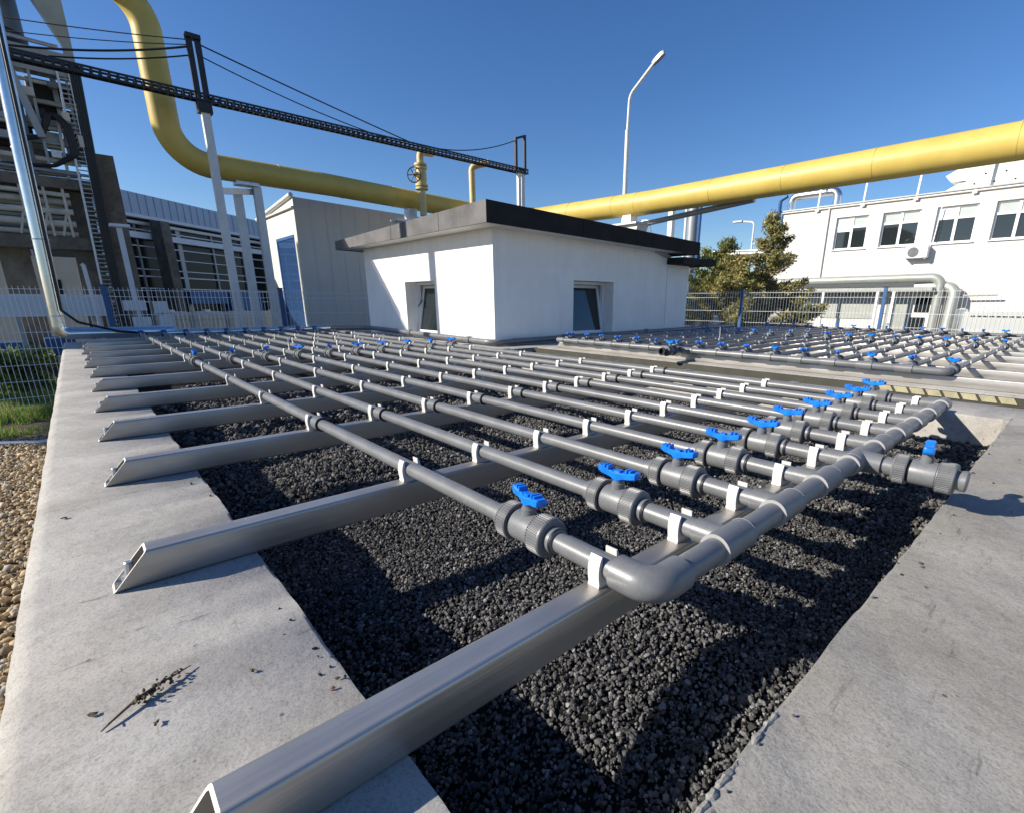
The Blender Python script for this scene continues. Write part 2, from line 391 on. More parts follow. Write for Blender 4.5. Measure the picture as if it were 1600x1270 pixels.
# rough mortar lip on the near inner edge
for ya,yb in ((-.36,-.12),(-.085,.03)):
    mb = MB(); n = int((yb-ya)/.007); pts=[]; rr=[]
    for i in range(n+1):
        y = ya+(yb-ya)*i/n; e = min(1, 5*min(i/n,1-i/n)+.15)
        pts.append((.424+.006*noise.noise(Vector((2,y*14,1))), y, ZS-.002+.004*noise.noise(Vector((7,y*20,1))))); rr.append(e*(.0062+.005*noise.noise(Vector((4,y*19,1)))+.004*noise.noise(Vector((4,y*75,1)))))
    mb.tube(pts, rr, 9)
    mb.v = [(x+.004*noise.noise(Vector((x*120,y*120,z*120))), y, z+.003*noise.noise(Vector((x*140,y*140,7)))) for x,y,z in mb.v]
    mb.build('mortar_lip', M['concrete_rough'], b1, smooth=25)
# slot lining: far face of the gap, sunlight and shadow bars put into colour
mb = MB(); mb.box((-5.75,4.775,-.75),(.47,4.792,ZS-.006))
mb.build('slot_lining', M['slot_olive'], b2, smooth=0)
for i in range(8):  # sunlit patches between slanted shadow bars, built as coloured plates
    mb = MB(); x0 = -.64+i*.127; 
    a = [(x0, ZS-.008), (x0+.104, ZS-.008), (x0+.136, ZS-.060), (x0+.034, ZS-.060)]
    mb.prism(a, 4.765, 4.774, 'y'); mb.build('sunlit_patch', M['sunlit_yellow'], b2, smooth=0)
mb = MB(); mb.box((-5.75,4.25,-.75),(.47,4.775,-.72)); mb.build('slot_floor', M['slot_olive'], b2, smooth=0)

# ------------------------------------------------------------------ lava beds
ico_v = []; 
_bm = bmesh.new(); bmesh.ops.create_icosphere(_bm, subdivisions=1, radius=1.0)
ICO_V = np.array([v.co[:] for v in _bm.verts]); ICO_F = np.array([[v.index for v in f.verts] for f in _bm.faces]); _bm.free()
_bm = bmesh.new(); bmesh.ops.create_icosphere(_bm, subdivisions=2, radius=1.0)
ICO2_V = np.array([v.co[:] for v in _bm.verts]); ICO2_F = np.array([[v.index for v in f.verts] for f in _bm.faces]); _bm.free()
def big_mesh(name, V, F, C, m, smooth):
    """V (n,3), F (k,3 or 4), C (n,3)"""
    me = bpy.data.meshes.new(name); k = F.shape[1]
    me.vertices.add(len(V)); me.vertices.foreach_set('co', V.astype(np.float32).ravel())
    me.loops.add(F.size); me.loops.foreach_set('vertex_index', F.astype(np.int32).ravel())
    me.polygons.add(len(F)); me.polygons.foreach_set('loop_start', np.arange(0, F.size, k, dtype=np.int32))
    me.polygons.foreach_set('loop_total', np.full(len(F), k, np.int32)) if False else None
    at = me.color_attributes.new('Col', 'FLOAT_COLOR', 'POINT')
    at.data.foreach_set('color', np.hstack([C, np.ones((len(C),1))]).astype(np.float32).ravel())
    me.update(calc_edges=True); me.validate()
    me.polygons.foreach_set('use_smooth', [smooth]*len(me.polygons))
    me.materials.append(m); return me
def rocks(P, size, colr, jit, flat, base=(ICO_V, ICO_F)):
    bv, bf = base; n = len(P); k = len(bv)
    q = rng.normal(size=(n,4)); q /= np.linalg.norm(q, axis=1)[:,None]
    w,x,y,z = q.T
    Rm = np.stack([1-2*(y*y+z*z),2*(x*y-z*w),2*(x*z+y*w),2*(x*y+z*w),1-2*(x*x+z*z),2*(y*z-x*w),2*(x*z-y*w),2*(y*z+x*w),1-2*(x*x+y*y)],1).reshape(n,3,3)
    L = bv[None]*(1+jit*rng.uniform(-1,1,(n,k,1))) if jit else np.repeat(bv[None], n, 0)
    L = L*rng.uniform(flat,1.15,(n,1,3))*size[:,None,None]
    V = np.einsum('nij,nkj->nki', Rm, L)+P[:,None,:]
    F = bf[None]+(np.arange(n)*k)[:,None,None]
    C = np.repeat(colr[:,None,:], k, 1)
    return V.reshape(-1,3), F.reshape(-1,3), C.reshape(-1,3)
def lava_h(x, y):
    tr = -.085*np.exp(-((y+.53)/.30)**2)
    return tr-.365+.030*np.sin(x*3.1+1.9)*np.sin(y*3.4+.8)+.016*np.sin(x*2.1+.7)*np.cos(y*2.6+.3)+.012*np.sin(x*5.3+y*3.7)+.008*np.sin(y*7.9-x*4.4)+np.where(x > .22, (x-.22)*.12, 0)
nx_, ny_ = 150, 60
gx, gy = np.meshgrid(np.linspace(-11.1,.5,nx_), np.linspace(-.6,3.7,ny_), indexing='ij')
V = np.stack([gx, gy, lava_h(gx, gy)-.006], -1).reshape(-1,3)
idx = np.arange(nx_*ny_).reshape(nx_,ny_); F = np.stack([idx[:-1,:-1],idx[1:,:-1],idx[1:,1:],idx[:-1,1:]],-1).reshape(-1,4)
bed = link('lava_rock_base', big_mesh('lava_rock_base', V, F, np.full((len(V),3),.03), M['lava_base'], True)); tag(bed, kind='structure')
parts = []
for (xa,xb,ya,yb,sp,sz) in ((-1.6,.44,-.55,1.6,.0093,.0056),(-1.6,.44,1.6,3.66,.0125,.0077),(-3.4,-1.6,-.55,3.66,.016,.0098),(-6.2,-3.4,-.55,3.66,.028,.016)):
    n = int((xb-xa)*(yb-ya)/(sp*sp)*1.25)
    x = rng.uniform(xa,xb,n); y = rng.uniform(ya,yb,n); s = sz*np.clip(rng.lognormal(0,.30,n),.5,1.7)
    z = lava_h(x,y)+rng.uniform(-.5,1.1,n)*s
    g = .094*np.clip(rng.lognormal(0,.5,n),.3,3.0)[:,None]
    c = g*np.array([1,.985,.96])[None]
    parts.append(rocks(np.stack([x,y,z],1), s, c, .30, .45))
n = 34; yy = rng.uniform(-.5,3.5,n); sd = rng.random(n) < .72
xx = np.where(sd, .425+np.abs(rng.normal(0,.05,n)), rng.uniform(-2.6,.2,n)); yy = np.where(sd, yy, -.545-np.abs(rng.normal(0,.04,n)))
parts.append(rocks(np.stack([xx,yy,ZS+rng.uniform(.001,.004,n)],1), rng.uniform(.0025,.0065,n), .07*rng.uniform(.5,1.6,(n,1))*np.array([[1,.98,.95]]), .3, .45))
o = 0; VV=[];FF=[];CC=[]
for v,f,c in parts: VV.append(v); FF.append(f+o); CC.append(c); o += len(v)
lv = link('lava_rock', big_mesh('lava_rock', np.vstack(VV), np.vstack(FF), np.vstack(CC), M['lava'], False)); tag(lv, 'black crushed lava rock filling the near concrete basin', 'gravel', kind='stuff')
mb = MB(); mb.box((-5.35,5.7,-.30),(-.40,13.35,-.19)); mb.build('filter_floor', M['pale_concrete'], b2, smooth=0)

# pebbles beside the basin
n = 15000
x = rng.uniform(-11.6,-1.2,n); y = -1.09-rng.uniform(0,1.9,n); s = .024*np.clip(rng.lognormal(0,.35,n),.5,2.2)
P = np.stack([x,y,ZG+.012+rng.uniform(0,.025,n)],1)
pal = np.array([(.46,.34,.19),(.56,.46,.31),(.33,.24,.13),(.46,.41,.33),(.42,.31,.17),(.24,.18,.11)])
c = pal[rng.integers(0,len(pal),n)]*rng.uniform(.7,1.15,(n,1))
v,f,c = rocks(P, s, c, .10, .55)
pb = link('pebbles', big_mesh('pebbles', v, f, c, M['pebble'], True)); tag(pb, 'beige pebbles beside the concrete basin', 'gravel', kind='stuff')
# grass
n = 42000
x = rng.uniform(-22,-11.9,n); y = rng.uniform(-5.5,-1.2,n)
dens = np.array([noise.noise(Vector((a*.9,b*.35,3)))+.3*noise.noise(Vector((a*3,b*3,1))) for a,b in zip(x,y)])
band = np.abs(((x+12.9) % 2.6)) < .5
k = (dens > -.3) & ~band; x=x[k]; y=y[k]; n=len(x)
h = rng.uniform(.05,.17,n)*(1+1.1*(rng.random(n)<.06)); a = rng.uniform(0,2*PI,n); w = .010
dx,dy = np.cos(a)*w,np.sin(a)*w; lx,ly = rng.normal(0,.05,n),rng.normal(0,.05,n)
V = np.stack([np.stack([x-dx,y-dy,np.full(n,ZG)],1),np.stack([x+dx,y+dy,np.full(n,ZG)],1),np.stack([x+lx,y+ly,ZG+h],1)],1).reshape(-1,3)
F = np.arange(3*n).reshape(-1,3)
gp = np.array([(.22,.36,.06),(.30,.42,.10),(.42,.42,.17),(.16,.26,.05)]); c = gp[rng.integers(0,4,n)]*rng.uniform(.7,1.2,(n,1))
gr = link('grass', big_mesh('grass', V, F, np.repeat(c,3,0), M['grass'], False)); tag(gr, 'green grass patches behind the left mesh fence', 'grass', kind='stuff')

# ------------------------------------------------------------------ beams with clips
def beam_mesh(name, L, both=True):
    """hollow rectangular tube along +y from 0 to L, mitred ends, base z 0..0.1"""
    w, h, t, r = .035, .1, .006, .010
    def prof(hw, z0, z1, rr, n=4):
        out = []
        for (cx_, cz, a0) in ((hw-rr,z0+rr,-PI/2),(hw-rr,z1-rr,0),(-hw+rr,z1-rr,PI/2),(-hw+rr,z0+rr,PI)):
            for k in range(n+1):
                a = a0+PI/2*k/n; out.append((cx_+rr*math.cos(a), cz+rr*math.sin(a)))
        return out
    po = prof(w,0,h,r); pi = prof(w-t,t,h-t,r-t*.7)
    m = MB(); n = len(po); sl = .86
    ys = lambda z: z*sl
    ye = lambda z: L-(z*sl if both else 0)
    rings = [[(x,ye(z)-.35,z) for x,z in pi],[(x,ye(z),z) for x,z in pi],[(x,ye(z),z) for x,z in po],[(x,ys(z),z) for x,z in po],[(x,ys(z),z) for x,z in pi],[(x,ys(z)+.35,z) for x,z in pi]]
    m.loft(rings, caps=True)
    return m.mesh(name, M['steel'], smooth=40)
def clip_mesh():
    """saddle clip for a pipe along x; origin at pipe axis, foot at z=-.045"""
    m = MB(); ri, ro = PR+.001, PR+.013
    out = []; a0, a1 = R(-200+0), R(20)
    prof = [(-.036,-.045),(.036,-.045),(.0365,-.040),(.0345,-.036),(.0375,-.018),(.0385,-.002),(.0372,.012),(.0335,.026),(.0285,.036),(.0245,.035),(ri*.92,.024)]
    for k in range(15):
        a = R(22-k*16); prof.append((ri*math.cos(a), ri*math.sin(a)))
    prof += [(-ri*.92,.024),(-.0245,.035),(-.0285,.036),(-.0335,.026),(-.0372,.012),(-.0385,-.002),(-.0375,-.018),(-.0345,-.036),(-.0365,-.040)]
    # build as strip of quads between paired points: use outer/inner pairing through bmesh triangulation
    bm = bmesh.new()
    lo = [bm.verts.new((-.017,y,z)) for y,z in prof]; hi = [bm.verts.new((.017,y,z)) for y,z in prof]
    n = len(prof)
    for i in range(n): bm.faces.new((lo[i],lo[(i+1)%n],hi[(i+1)%n],hi[i]))
    for lp in (lo,hi):
        es = [bm.edges.get((lp[i],lp[(i+1)%n])) for i in range(n)]
        bmesh.ops.triangle_fill(bm, use_beauty=True, edges=es)
    bmesh.ops.recalc_face_normals(bm, faces=bm.faces)
    me = bpy.data.meshes.new('pipe_clip'); bm.to_mesh(me); bm.free(); me.materials.append(M['clip'])
    me.polygons.foreach_set('use_smooth', [True]*len(me.polygons)); me.set_sharp_from_angle(angle=R(30)); return me
BEAM1 = beam_mesh('support_beam', 4.56); CLIP = clip_mesh()
mb = MB(); mb.lathe([(0,.011),(.058,.011),(.061,.008)], 10, 'z'); mb.lathe([(0,.019),(.012,.019)], 6, 'z'); BOLT = mb.mesh('anchor_bolt', M['galv'])
beam_lab = ['largest steel beam, nearest the camera, running out of the bottom left corner',
 'second steel beam from the camera with a bolt in its cut end','third steel beam from the camera, lying across the lava bed',
 'fourth steel beam from the camera, lying across the lava bed','fifth steel beam from the camera, lying across the lava bed',
 'sixth steel beam from the camera, near the middle row of valves','seventh steel beam from the camera, just past the middle row of valves',
 'eighth steel beam from the camera, lying across the lava bed','ninth steel beam from the camera, lying across the lava bed',
 'tenth steel beam from the camera, lying across the lava bed','second farthest steel beam of the near basin',
 'farthest steel beam of the near basin, beside the far header pipe']
for k, bx in enumerate(BX):
    y0 = [-.882,-.878,-.858,-.851,-.842,-.836,-.83,-.86,-.84,-.86,-.85,-.84][k]
    t = thing('support_beam', beam_lab[k], 'beam', (bx, y0, ZS), group='steel beams across the near basin')
    t_ = link('tube', BEAM1, t)
    for j, py in enumerate(PY):
        c = link('pipe_clip', CLIP, t, (random.uniform(-.006,.006), py-y0, .145), (random.uniform(-.02,.02), 0, random.uniform(-.05,.05)))
    if k: 
        b = link('anchor_bolt', BOLT, t, (-.004, .038, .007), (R(-6), R(random.uniform(-4,4)), 0))

# ------------------------------------------------------------------ valves
def gear(mb, x0, x1, r, teeth=52, d=.0022, rim=.0):
    pr = []
    for k in range(teeth*4):
        a = 2*PI*k/(teeth*4); rr = r if (k % 4) in (0,1) else r-d
        pr.append((rr*math.cos(a), rr*math.sin(a)))
    mb.prism(pr, x0, x1, 'x')
def valve_meshes(short=False):
    b = MB()
    b.lathe([(-.135,.0275),(-.135,.035),(-.108,.035),(-.106,.037),(-.0535,.037),(-.0525,.0445),(-.047,.0455),(.026,.0455),(.028,.044),(.031,.034),
             *([(.095,.034),(.097,.036),(.112,.0365),(.116,.033),(.1165,.012)] if short else [(.086,.034),(.0875,.0362),(.101,.0362),(.102,.034),(.108,.034),(.109,.0285)])], 32)
    b.lathe([(.030,.021),(.060,.021),(.062,.018),(.070,.018)], 20, 'z', (-.012,0,0))
    body = b.mesh('ball_valve', M['pvc'], smooth=35)
    n1 = MB(); gear(n1,-.100,-.066,.0545,44,.003); n1.lathe([(-.110,.040),(-.108,.049),(-.1,.0535)],32); n1.lathe([(-.066,.0535),(-.062,.052),(-.061,.040)],32)
    N1 = n1.mesh('union_nut', M['pvc_dark'], smooth=30)
    n2 = MB(); gear(n2,.033,.074,.0555,44,.003); n2.lathe([(.0295,.044),(.030,.0545),(.033,.0548)],32); n2.lathe([(.074,.0548),(.0795,.0540),(.0825,.0515),(.0838,.047),(.084,.036)],32)
    N2 = n2.mesh('union_nut', M['pvc_dark'], smooth=30)
    h = MB(); sec = []
    for x,w,z0,z1 in ((-.082,.010,.094,.108),(-.078,.0155,.089,.110),(-.062,.0175,.083,.108),(-.048,.0145,.080,.102),(-.026,.0135,.076,.098),(-.012,.0185,.071,.097),(.012,.0185,.071,.097),(.026,.0135,.076,.098),(.048,.0145,.080,.102),(.062,.0175,.083,.106),(.080,.0165,.087,.107),(.084,.011,.091,.104)):
        e = .0035
        sec.append([(x,-w+e,z0),(x,w-e,z0),(x,w,z0+e),(x,w,z1-e),(x,w-e,z1),(x,-w+e,z1),(x,-w,z1-e),(x,-w,z0+e)])
    h.loft(sec)
    h.lathe([(.058,.0165),(.075,.0175)], 18, 'z')
    for xx in (-.056,-.040,.040,.056): h.box((xx-.004,-.013,.098),(xx+.004,.013,.112))
    h.box((-.012,-.010,.095),(.012,.010,.1025))
    h.v = [(x*.88,y*1.0,z) for x,y,z in h.v]
    H = h.mesh('handle', M['blue'], smooth=40)
    sl = MB(); sl.lathe([(-.0612,.0365),(-.061,.041),(-.0545,.041),(-.0543,.0365)], 28)
    SL = sl.mesh('seal_ring', M['rubber'])
    return body, N1, N2, H, SL
VSO = MB().lathe([(.1022,.0335),(.1024,.0358),(.1068,.0358),(.107,.0335)], 28).mesh('seal_ring', M['rubber'])
VB, VN1, VN2, VH, VSL = valve_meshes(); VBS = valve_meshes(True)[0]
def add_valve(parent, loc, hrot=0., rotz=0., short=False):
    v = link('ball_valve', VB, parent, loc, (0,0,rotz))
    link('union_nut', VN1, v); link('union_nut', VN2, v); link('seal_ring', VSL, v)
    if not short: link('seal_ring', VSO, v)
    link('handle', VH, v, (-.012,0,0), (0,0,hrot)); return v
mb = MB(); mb.lathe([(0,PR+.001),(.001,PR+.008),(.072,PR+.008),(.074,PR+.001)], 20); COUP = mb.mesh('coupling', M['pvc_dark'])
mb = MB(); mb.lathe([(0,PR),(0,PR+.0095),(.008,PR+.0095),(.008,PR)], 20); SEAL = mb.mesh('seal_ring', M['rubber'])
def add_coupling(parent, x):
    c = link('coupling', COUP, parent, (x,0,0)); link('seal_ring', SEAL, c, (.0745,0,0))

# distribution pipes, near basin: local origin at the header end, pipe runs along -x
HX = .142
def pipe_mesh(x_near, x_far):
    m = MB(); m.tube([(x_far,0,0),(x_near,0,0)], PR, 18)
    return m.mesh('distribution_pipe', M['pvc'], smooth=40)
hr_near = [R(-12),R(3),R(-4),R(2),R(-2),R(3),R(-3),R(2),R(4),R(-10)]
labs = ['grey plastic pipe nearest the left ledge, its blue valve handle turned askew'] + \
       ['%s grey plastic pipe from the left ledge over the black lava bed' % ORD[j] for j in range(1,9)] + \
       ['tenth grey plastic pipe over the lava bed, last before the dark slot']
PM1 = pipe_mesh(HX-.10, -11.15)
mb = MB(); mb.tube([(-.128,0,0),(HX-.02,0,0)], PR+.0022, 18); STUB = mb.mesh('valve_stub', M['pvc'], smooth=40)
for j, py in enumerate(PY):
    t = thing('distribution_pipe', labs[j], 'pipe', (0, py, 0), group='grey pipes over the near basin')
    link('pipe', PM1, t); link('valve_stub', STUB, t)
    add_valve(t, (-.236+[-.03,.01,.01,0,.01,-.015,0,0,0,0][j],0,0), hr_near[j])
    add_valve(t, (-5.5+random.uniform(-.04,.04),0,0), R(random.uniform(-50,50)))
    add_coupling(t, -2.0+.026); add_coupling(t, -8.2)

# near header
hd = thing('header_pipe', 'thick grey collecting pipe along the near right end of the lava bed', 'header pipe', (HX,0,0))
HR = .0335
mb = MB(); mb.tube([(0,.085,0),(0,3.0,0)], HR, 22); mb.build('pipe', M['pvc'], hd, smooth=40)
mb = MB(); mb.tube([(-.10,0,0)]+fillet([(-.098,0,0),(0,0,0),(0,.098,0)], .062, 12)[1:-1]+[(0,.10,0)], HR+.0085, 24); 
mb.build('elbow', M['pvc'], hd, smooth=50)
RING = MB().lathe([(-.0009,HR),(-.0009,HR+.0092),(.0009,HR+.0092),(.0009,HR)], 24, 'y').mesh('glue_ring', M['glue'])
for j, py in enumerate(PY[1:], 1):
    last = j == 9
    m = MB(); hw = .072
    m.lathe([(-hw,HR),(-hw,HR+.0085),(hw if not last else .045,HR+.0085),(hw if not last else .05,HR if not last else .02)], 24, 'y')
    m.lathe([(-.095,PR),(-.094,PR+.0085),(-.01,PR+.0085)], 22, 'x')
    tee = m.build('tee', M['pvc'], hd, (0,py,0), smooth=40)
    link('glue_ring', RING, tee, (0,-hw,0))
    if not last: link('glue_ring', RING, tee, (0,hw,0))
# outlet branch with bigger valve and open end
OY = 1.375
m = MB(); m.lathe([(-.075,HR),(-.075,HR+.0095),(.075,HR+.0095),(.075,HR)], 24, 'y'); m.lathe([(.0,HR+.012),(.04,HR+.008),(.088,HR+.006),(.089,HR)], 24, 'x')
m.lathe([(.08,.030),(.15,.030)], 22, 'x')
ob = m.build('outlet_tee', M['pvc'], hd, (0,OY,0), smooth=40)
link('glue_ring', RING, ob, (0,-.075,0)); link('glue_ring', RING, ob, (0,.075,0))
v = add_valve(hd, (.235,OY,0), R(98), 0., True); v.scale = (1.0,1.04,1.04); v.data = VBS

# far header of the near basin
fh = thing('header_pipe', 'shiny header pipe with blue collars along the far end of the near pipe grid', 'header pipe', (-11.2,0,0))
mb = MB(); mb.tube([(0,.3,0),(0,3.35,0)], .05, 16); mb.build('pipe', M['alu'], fh)
mb = MB(); mb.lathe([(-.04,.05),(-.04,.062),(.04,.062),(.04,.05)], 18, 'y'); COL_ = mb.mesh('collar', M['blue_paint'])
for py in PY: link('collar', COL_, fh, (0,py,0))

# ------------------------------------------------------------------ far basin: beams along x, pipes along y
P2 = [-.15-.3405*j for j in range(16)]
BY = [5.06, 5.93, 6.90, 7.90, 8.72, 9.7, 10.7, 11.7, 12.6]
BEAM2 = beam_mesh('support_beam', 6.25)
for k, by in enumerate(BY):
    lab = ['front beam of the far pipe grid, in the shadow of its header pipe'] + ['%s steel beam from the slot under the far pipe grid' % ORD[i] for i in range(1,8)] + ['last steel beam of the far pipe grid, beside the mesh fence']
    t = thing('support_beam', lab[k], 'beam', (.78, by, ZS), (0,0,PI/2), group='steel beams under the far pipe grid')
    link('tube', BEAM2, t)
    for j, px in enumerate(P2):
        if k == 0: continue
        link('pipe_clip', CLIP, t, (0, (.78)-px, .145), (0,0,random.uniform(-.05,.05)))
PM2 = MB().tube([(.02,0,0),(7.75,0,0)], PR, 14).mesh('distribution_pipe', M['pvc'], smooth=40)
for j, px in enumerate(P2):
    lab = 'rightmost grey pipe of the far grid, ending in the header elbow' if j == 0 else '%s grey pipe from the right in the far pipe grid' % ORD[j]
    t = thing('distribution_pipe', lab, 'pipe', (px, 4.94, 0), (0,0,PI/2), group='grey pipes of the far grid')
    link('pipe', PM2, t)
    for yy in (.235, 4.0, 7.62): add_valve(t, (yy+random.uniform(-.03,.03),0,0), R(random.uniform(-25,60)))
    add_coupling(t, 2.1)
h2 = thing('header_pipe', 'long grey header pipe along the slot at the near side of the far grid', 'header pipe', (0,4.94,0))
mb = MB(); mb.tube([(-5.35,0,0)]+fillet([(-5.3,0,0),(-.15,0,0),(-.15,.11,0)], .06, 8), HR, 18); mb.build('pipe', M['pvc'], h2)
mb = MB(); mb.lathe([(-.07,HR),(-.07,HR+.008),(.07,HR+.008),(.07,HR)], 18, 'x'); TEE2 = mb.mesh('tee', M['pvc'])
for px in P2[1:]: link('tee', TEE2, h2, (px,0,0))
mb = MB(); mb.lathe([(-.07,HR),(-.07,HR+.012),(.07,HR+.012),(.07,HR)], 18, 'x'); mb.lathe([(-.12,.03),(0,.03)], 18, 'y'); mb.build('outlet_tee', M['pvc_dark'], h2, (-3.02,0,0))
v = add_valve(h2, (-3.02,-.22,0), R(60), -PI/2); v.scale = (1.0,1.2,1.2)
mb = MB(); mb.lathe([(.15,.028),(.15,.042),(.175,.042),(.175,.03),(.12,.03)], 24, caps=False); mb.lathe([(.13,.03),(.131,0)], 24, caps=False); mb.build('open_socket', M['rubber'], v)
fh2 = thing('header_pipe', 'grey header pipe closing the far side of the far grid, before the mesh fence', 'header pipe', (0,12.72,0))
mb = MB(); mb.tube([(-5.4,0,0),(1.2,0,0)], HR, 14); mb.build('pipe', M['pvc'], fh2)
for px in P2: link('tee', TEE2, fh2, (px,0,0))

# supply pipe around the hut
mb = MB(); mb.tube(fillet([(-11.2,3.3,-.0),(-11.2,4.3,-.02),(-6.27,4.3,-.075),(-6.27,12.6,-.02)], .22, 8), .05, 14)
sp = mb.build('supply_pipe', M['pvc']); tag(sp, 'grey supply pipe bent around the foot of the white hut', 'pipe')
for (a,b) in ((-9.2,4.3),(-7.0,4.3)): m = MB(); m.lathe([(-.05,.05),(-.05,.066),(.05,.066),(.05,.05)], 16, 'x', (a,b,-.045 if a<-8 else -.068)); m.build('socket', M['pvc_dark'], sp)
for yy in (6.0,8.6,11.0): m = MB(); m.lathe([(-.05,.05),(-.05,.064),(.05,.064),(.05,.05)], 16, 'y', (-6.27,yy,-.075+(yy-4.3)/8.3*.055)); m.build('socket', M['pvc_dark'], sp)

# ------------------------------------------------------------------ hut
hut = thing('utility_hut', 'small white plastered hut with dark bitumen roof edge beside the pipe grids', 'hut', (0,0,0))
hx, hy, hx0, hy1, ht = -6.396, 4.437, -11.48, 9.46, 1.84
m = MB()
facade(m, (hx0,hy,ZS), (1,0,0), (0,-1,0), hx-hx0, ZS, ht, [(1.93,3.15,-.12,.985)], .62, (0,1))
facade(m, (hx,hy,ZS), (0,1,0), (1,0,0), hy1-hy, ZS, ht, [(1.92,3.12,-.10,1.0)], .62, (0,1))
facade(m, (hx,hy1,ZS), (-1,0,0), (0,1,0), hx-hx0, ZS, ht, [], .1)
facade(m, (hx0,hy1,ZS), (0,-1,0), (-1,0,0), hy1-hy, ZS, ht, [], .1)
m.build('wall', [M['plaster'], M['dark']], hut, smooth=0)
def hut_window(org, u, n, w, h, tilt):
    """org bottom-left corner on recess back; frame, tilted sash"""
    org = Vector(org); u = Vector(u); n = Vector(n); z = Vector((0,0,1)); t = .055
    def bar4(mb, o, uu, zz, w, h, t, d):
        nn = uu.cross(zz)
        for (a0,a1,b0,b1) in ((0,w,0,t),(0,w,h-t,h),(0,t,t,h-t),(w-t,w,t,h-t)):
            q = [(a0,b0),(a1,b0),(a1,b1),(a0,b1)]
            mb.loft([[o+uu*a+zz*b for a,b in q],[o+uu*a+zz*b+nn*d for a,b in q]])
    f = MB(); bar4(f, org, u, z, w, h, t, .07); fr = f.build('window', M['frame'], hut, smooth=0)
    zz = (z*math.cos(tilt)+n*(-math.sin(tilt)) if False else z*math.cos(tilt)-n*math.sin(tilt)).normalized()
    s_ = MB(); o2 = org+u*.05+z*.05+n*.075; bar4(s_, o2, u, zz, w-.10, h-.10, .06, .05); s_.build('sash', M['frame'], fr, smooth=0)
    g = MB(); nn = u.cross(zz); q = [(.055,.055),(w-.155,.055),(w-.155,h-.155),(.055,h-.155)]
    g.loft([[o2+u*a+zz*b+nn*.018 for a,b in q],[o2+u*a+zz*b+nn*.026 for a,b in q]]); g.build('pane', M['glass'], fr, smooth=0)
    a = MB(); p0 = org+u*.06+z*(h*.55)+n*.09; p1 = o2+u*.06+zz*(h*.72); a.bar(p0, p1, .018, .018); a.build('stay_arm', M['black_paint'], fr, smooth=0)
hut_window((hx0+1.935,hy+.33,-.115), (1,0,0), (0,-1,0), 1.21, 1.095, R(11))
hut_window((hx-.33,hy+1.925,-.095), (0,1,0), (1,0,0), 1.19, 1.09, R(11))
# roof: soffit slab and bitumen fascia with the corner heights of the sloping roof
rx0, rx1, ry0, ry1 = -12.05, -5.99, 4.04, 10.06
bz = {(0,0):1.765,(1,0):1.768,(1,1):1.672,(0,1):1.70}; tz = {(0,0):1.945,(1,0):2.076,(1,1):1.927,(0,1):1.93}
cs = [(0,0),(1,0),(1,1),(0,1)]; xy = {0:(rx0,ry0)}
XY = lambda c, e=0.: ((rx0-e) if c[0]==0 else (rx1+e), (ry0-e) if c[1]==0 else (ry1+e))
m = MB(); m.loft([[(*XY(c,-.01), bz[c]+.002) for c in cs],[(*XY(c,-.01), tz[c]-.03) for c in cs]]); m.build('roof_slab', M['soffit'], hut, smooth=0)
def fascia(ca, cb, mat_, e=.025):
    a0, b0 = XY(ca,-.008), XY(cb,-.008); a1, b1 = XY(ca,e), XY(cb,e)
    m = MB(); m.loft([[(*a0,bz[ca]-.012),(*a1,bz[ca]-.012),(*a1,tz[ca]),(*a0,tz[ca])],[(*b0,bz[cb]-.012),(*b1,bz[cb]-.012),(*b1,tz[cb]),(*b0,tz[cb])]])
    m.build('fascia', mat_, hut, smooth=0)
fascia((0,0),(1,0),M['bitumen_sunlit']); fascia((1,0),(1,1),M['bitumen']); fascia((1,1),(0,1),M['bitumen']); fascia((0,1),(0,0),M['bitumen'])
m = MB(); m.loft([[(*XY(c,-.012), tz[c]-.028) for c in cs],[(*XY(c,-.012), tz[c]-.006) for c in cs]]); m.build('roof_felt', M['bitumen'], hut, smooth=0)
m = MB(); m.box((-11.9,4.253,ZG-.02),(-5.77,14.2,ZS-.004)); m.build('plinth', M['concrete'], hut, smooth=0)
for (c, ax) in (((-9.2,4.04),0),((-7.4,4.04),0),((-5.99,6.2),1),((-5.99,8.3),1)):   # lapped joints of the roof edge
    m = MB(); x_, y_ = c
    if ax == 0: m.box((x_-.05,y_-.031,1.762),(x_+.05,y_-.0255,1.95+(x_+12.05)/6.06*.13-.004))
    else: m.box((x_+.0255,y_-.05,1.768-.016*(y_-4.04)-.011),(x_+.031,y_+.05,2.07-.0248*(y_-4.04)-.004))
    m.build('fascia_joint', M['bitumen_sunlit'] if ax == 0 else M['bitumen'], hut, smooth=0)
# lower annex with its own canopy
m = MB(); m.box((-7.6,9.47,ZS),(hx+.004,10.36,1.44)); m.build('annex_wall', M['plaster'], hut, smooth=0)
m = MB(); m.box((-7.9,9.42,1.44),(-5.95,10.85,1.58)); m.build('annex_roof', M['bitumen'], hut, smooth=0)
m = MB(); m.tube([(hx+.01,8.95,1.70),(hx+.06,9.1,1.66),(hx+.08,9.40,1.60)], .035, 10); m.build('rain_spout', M['grey_metal'], hut)

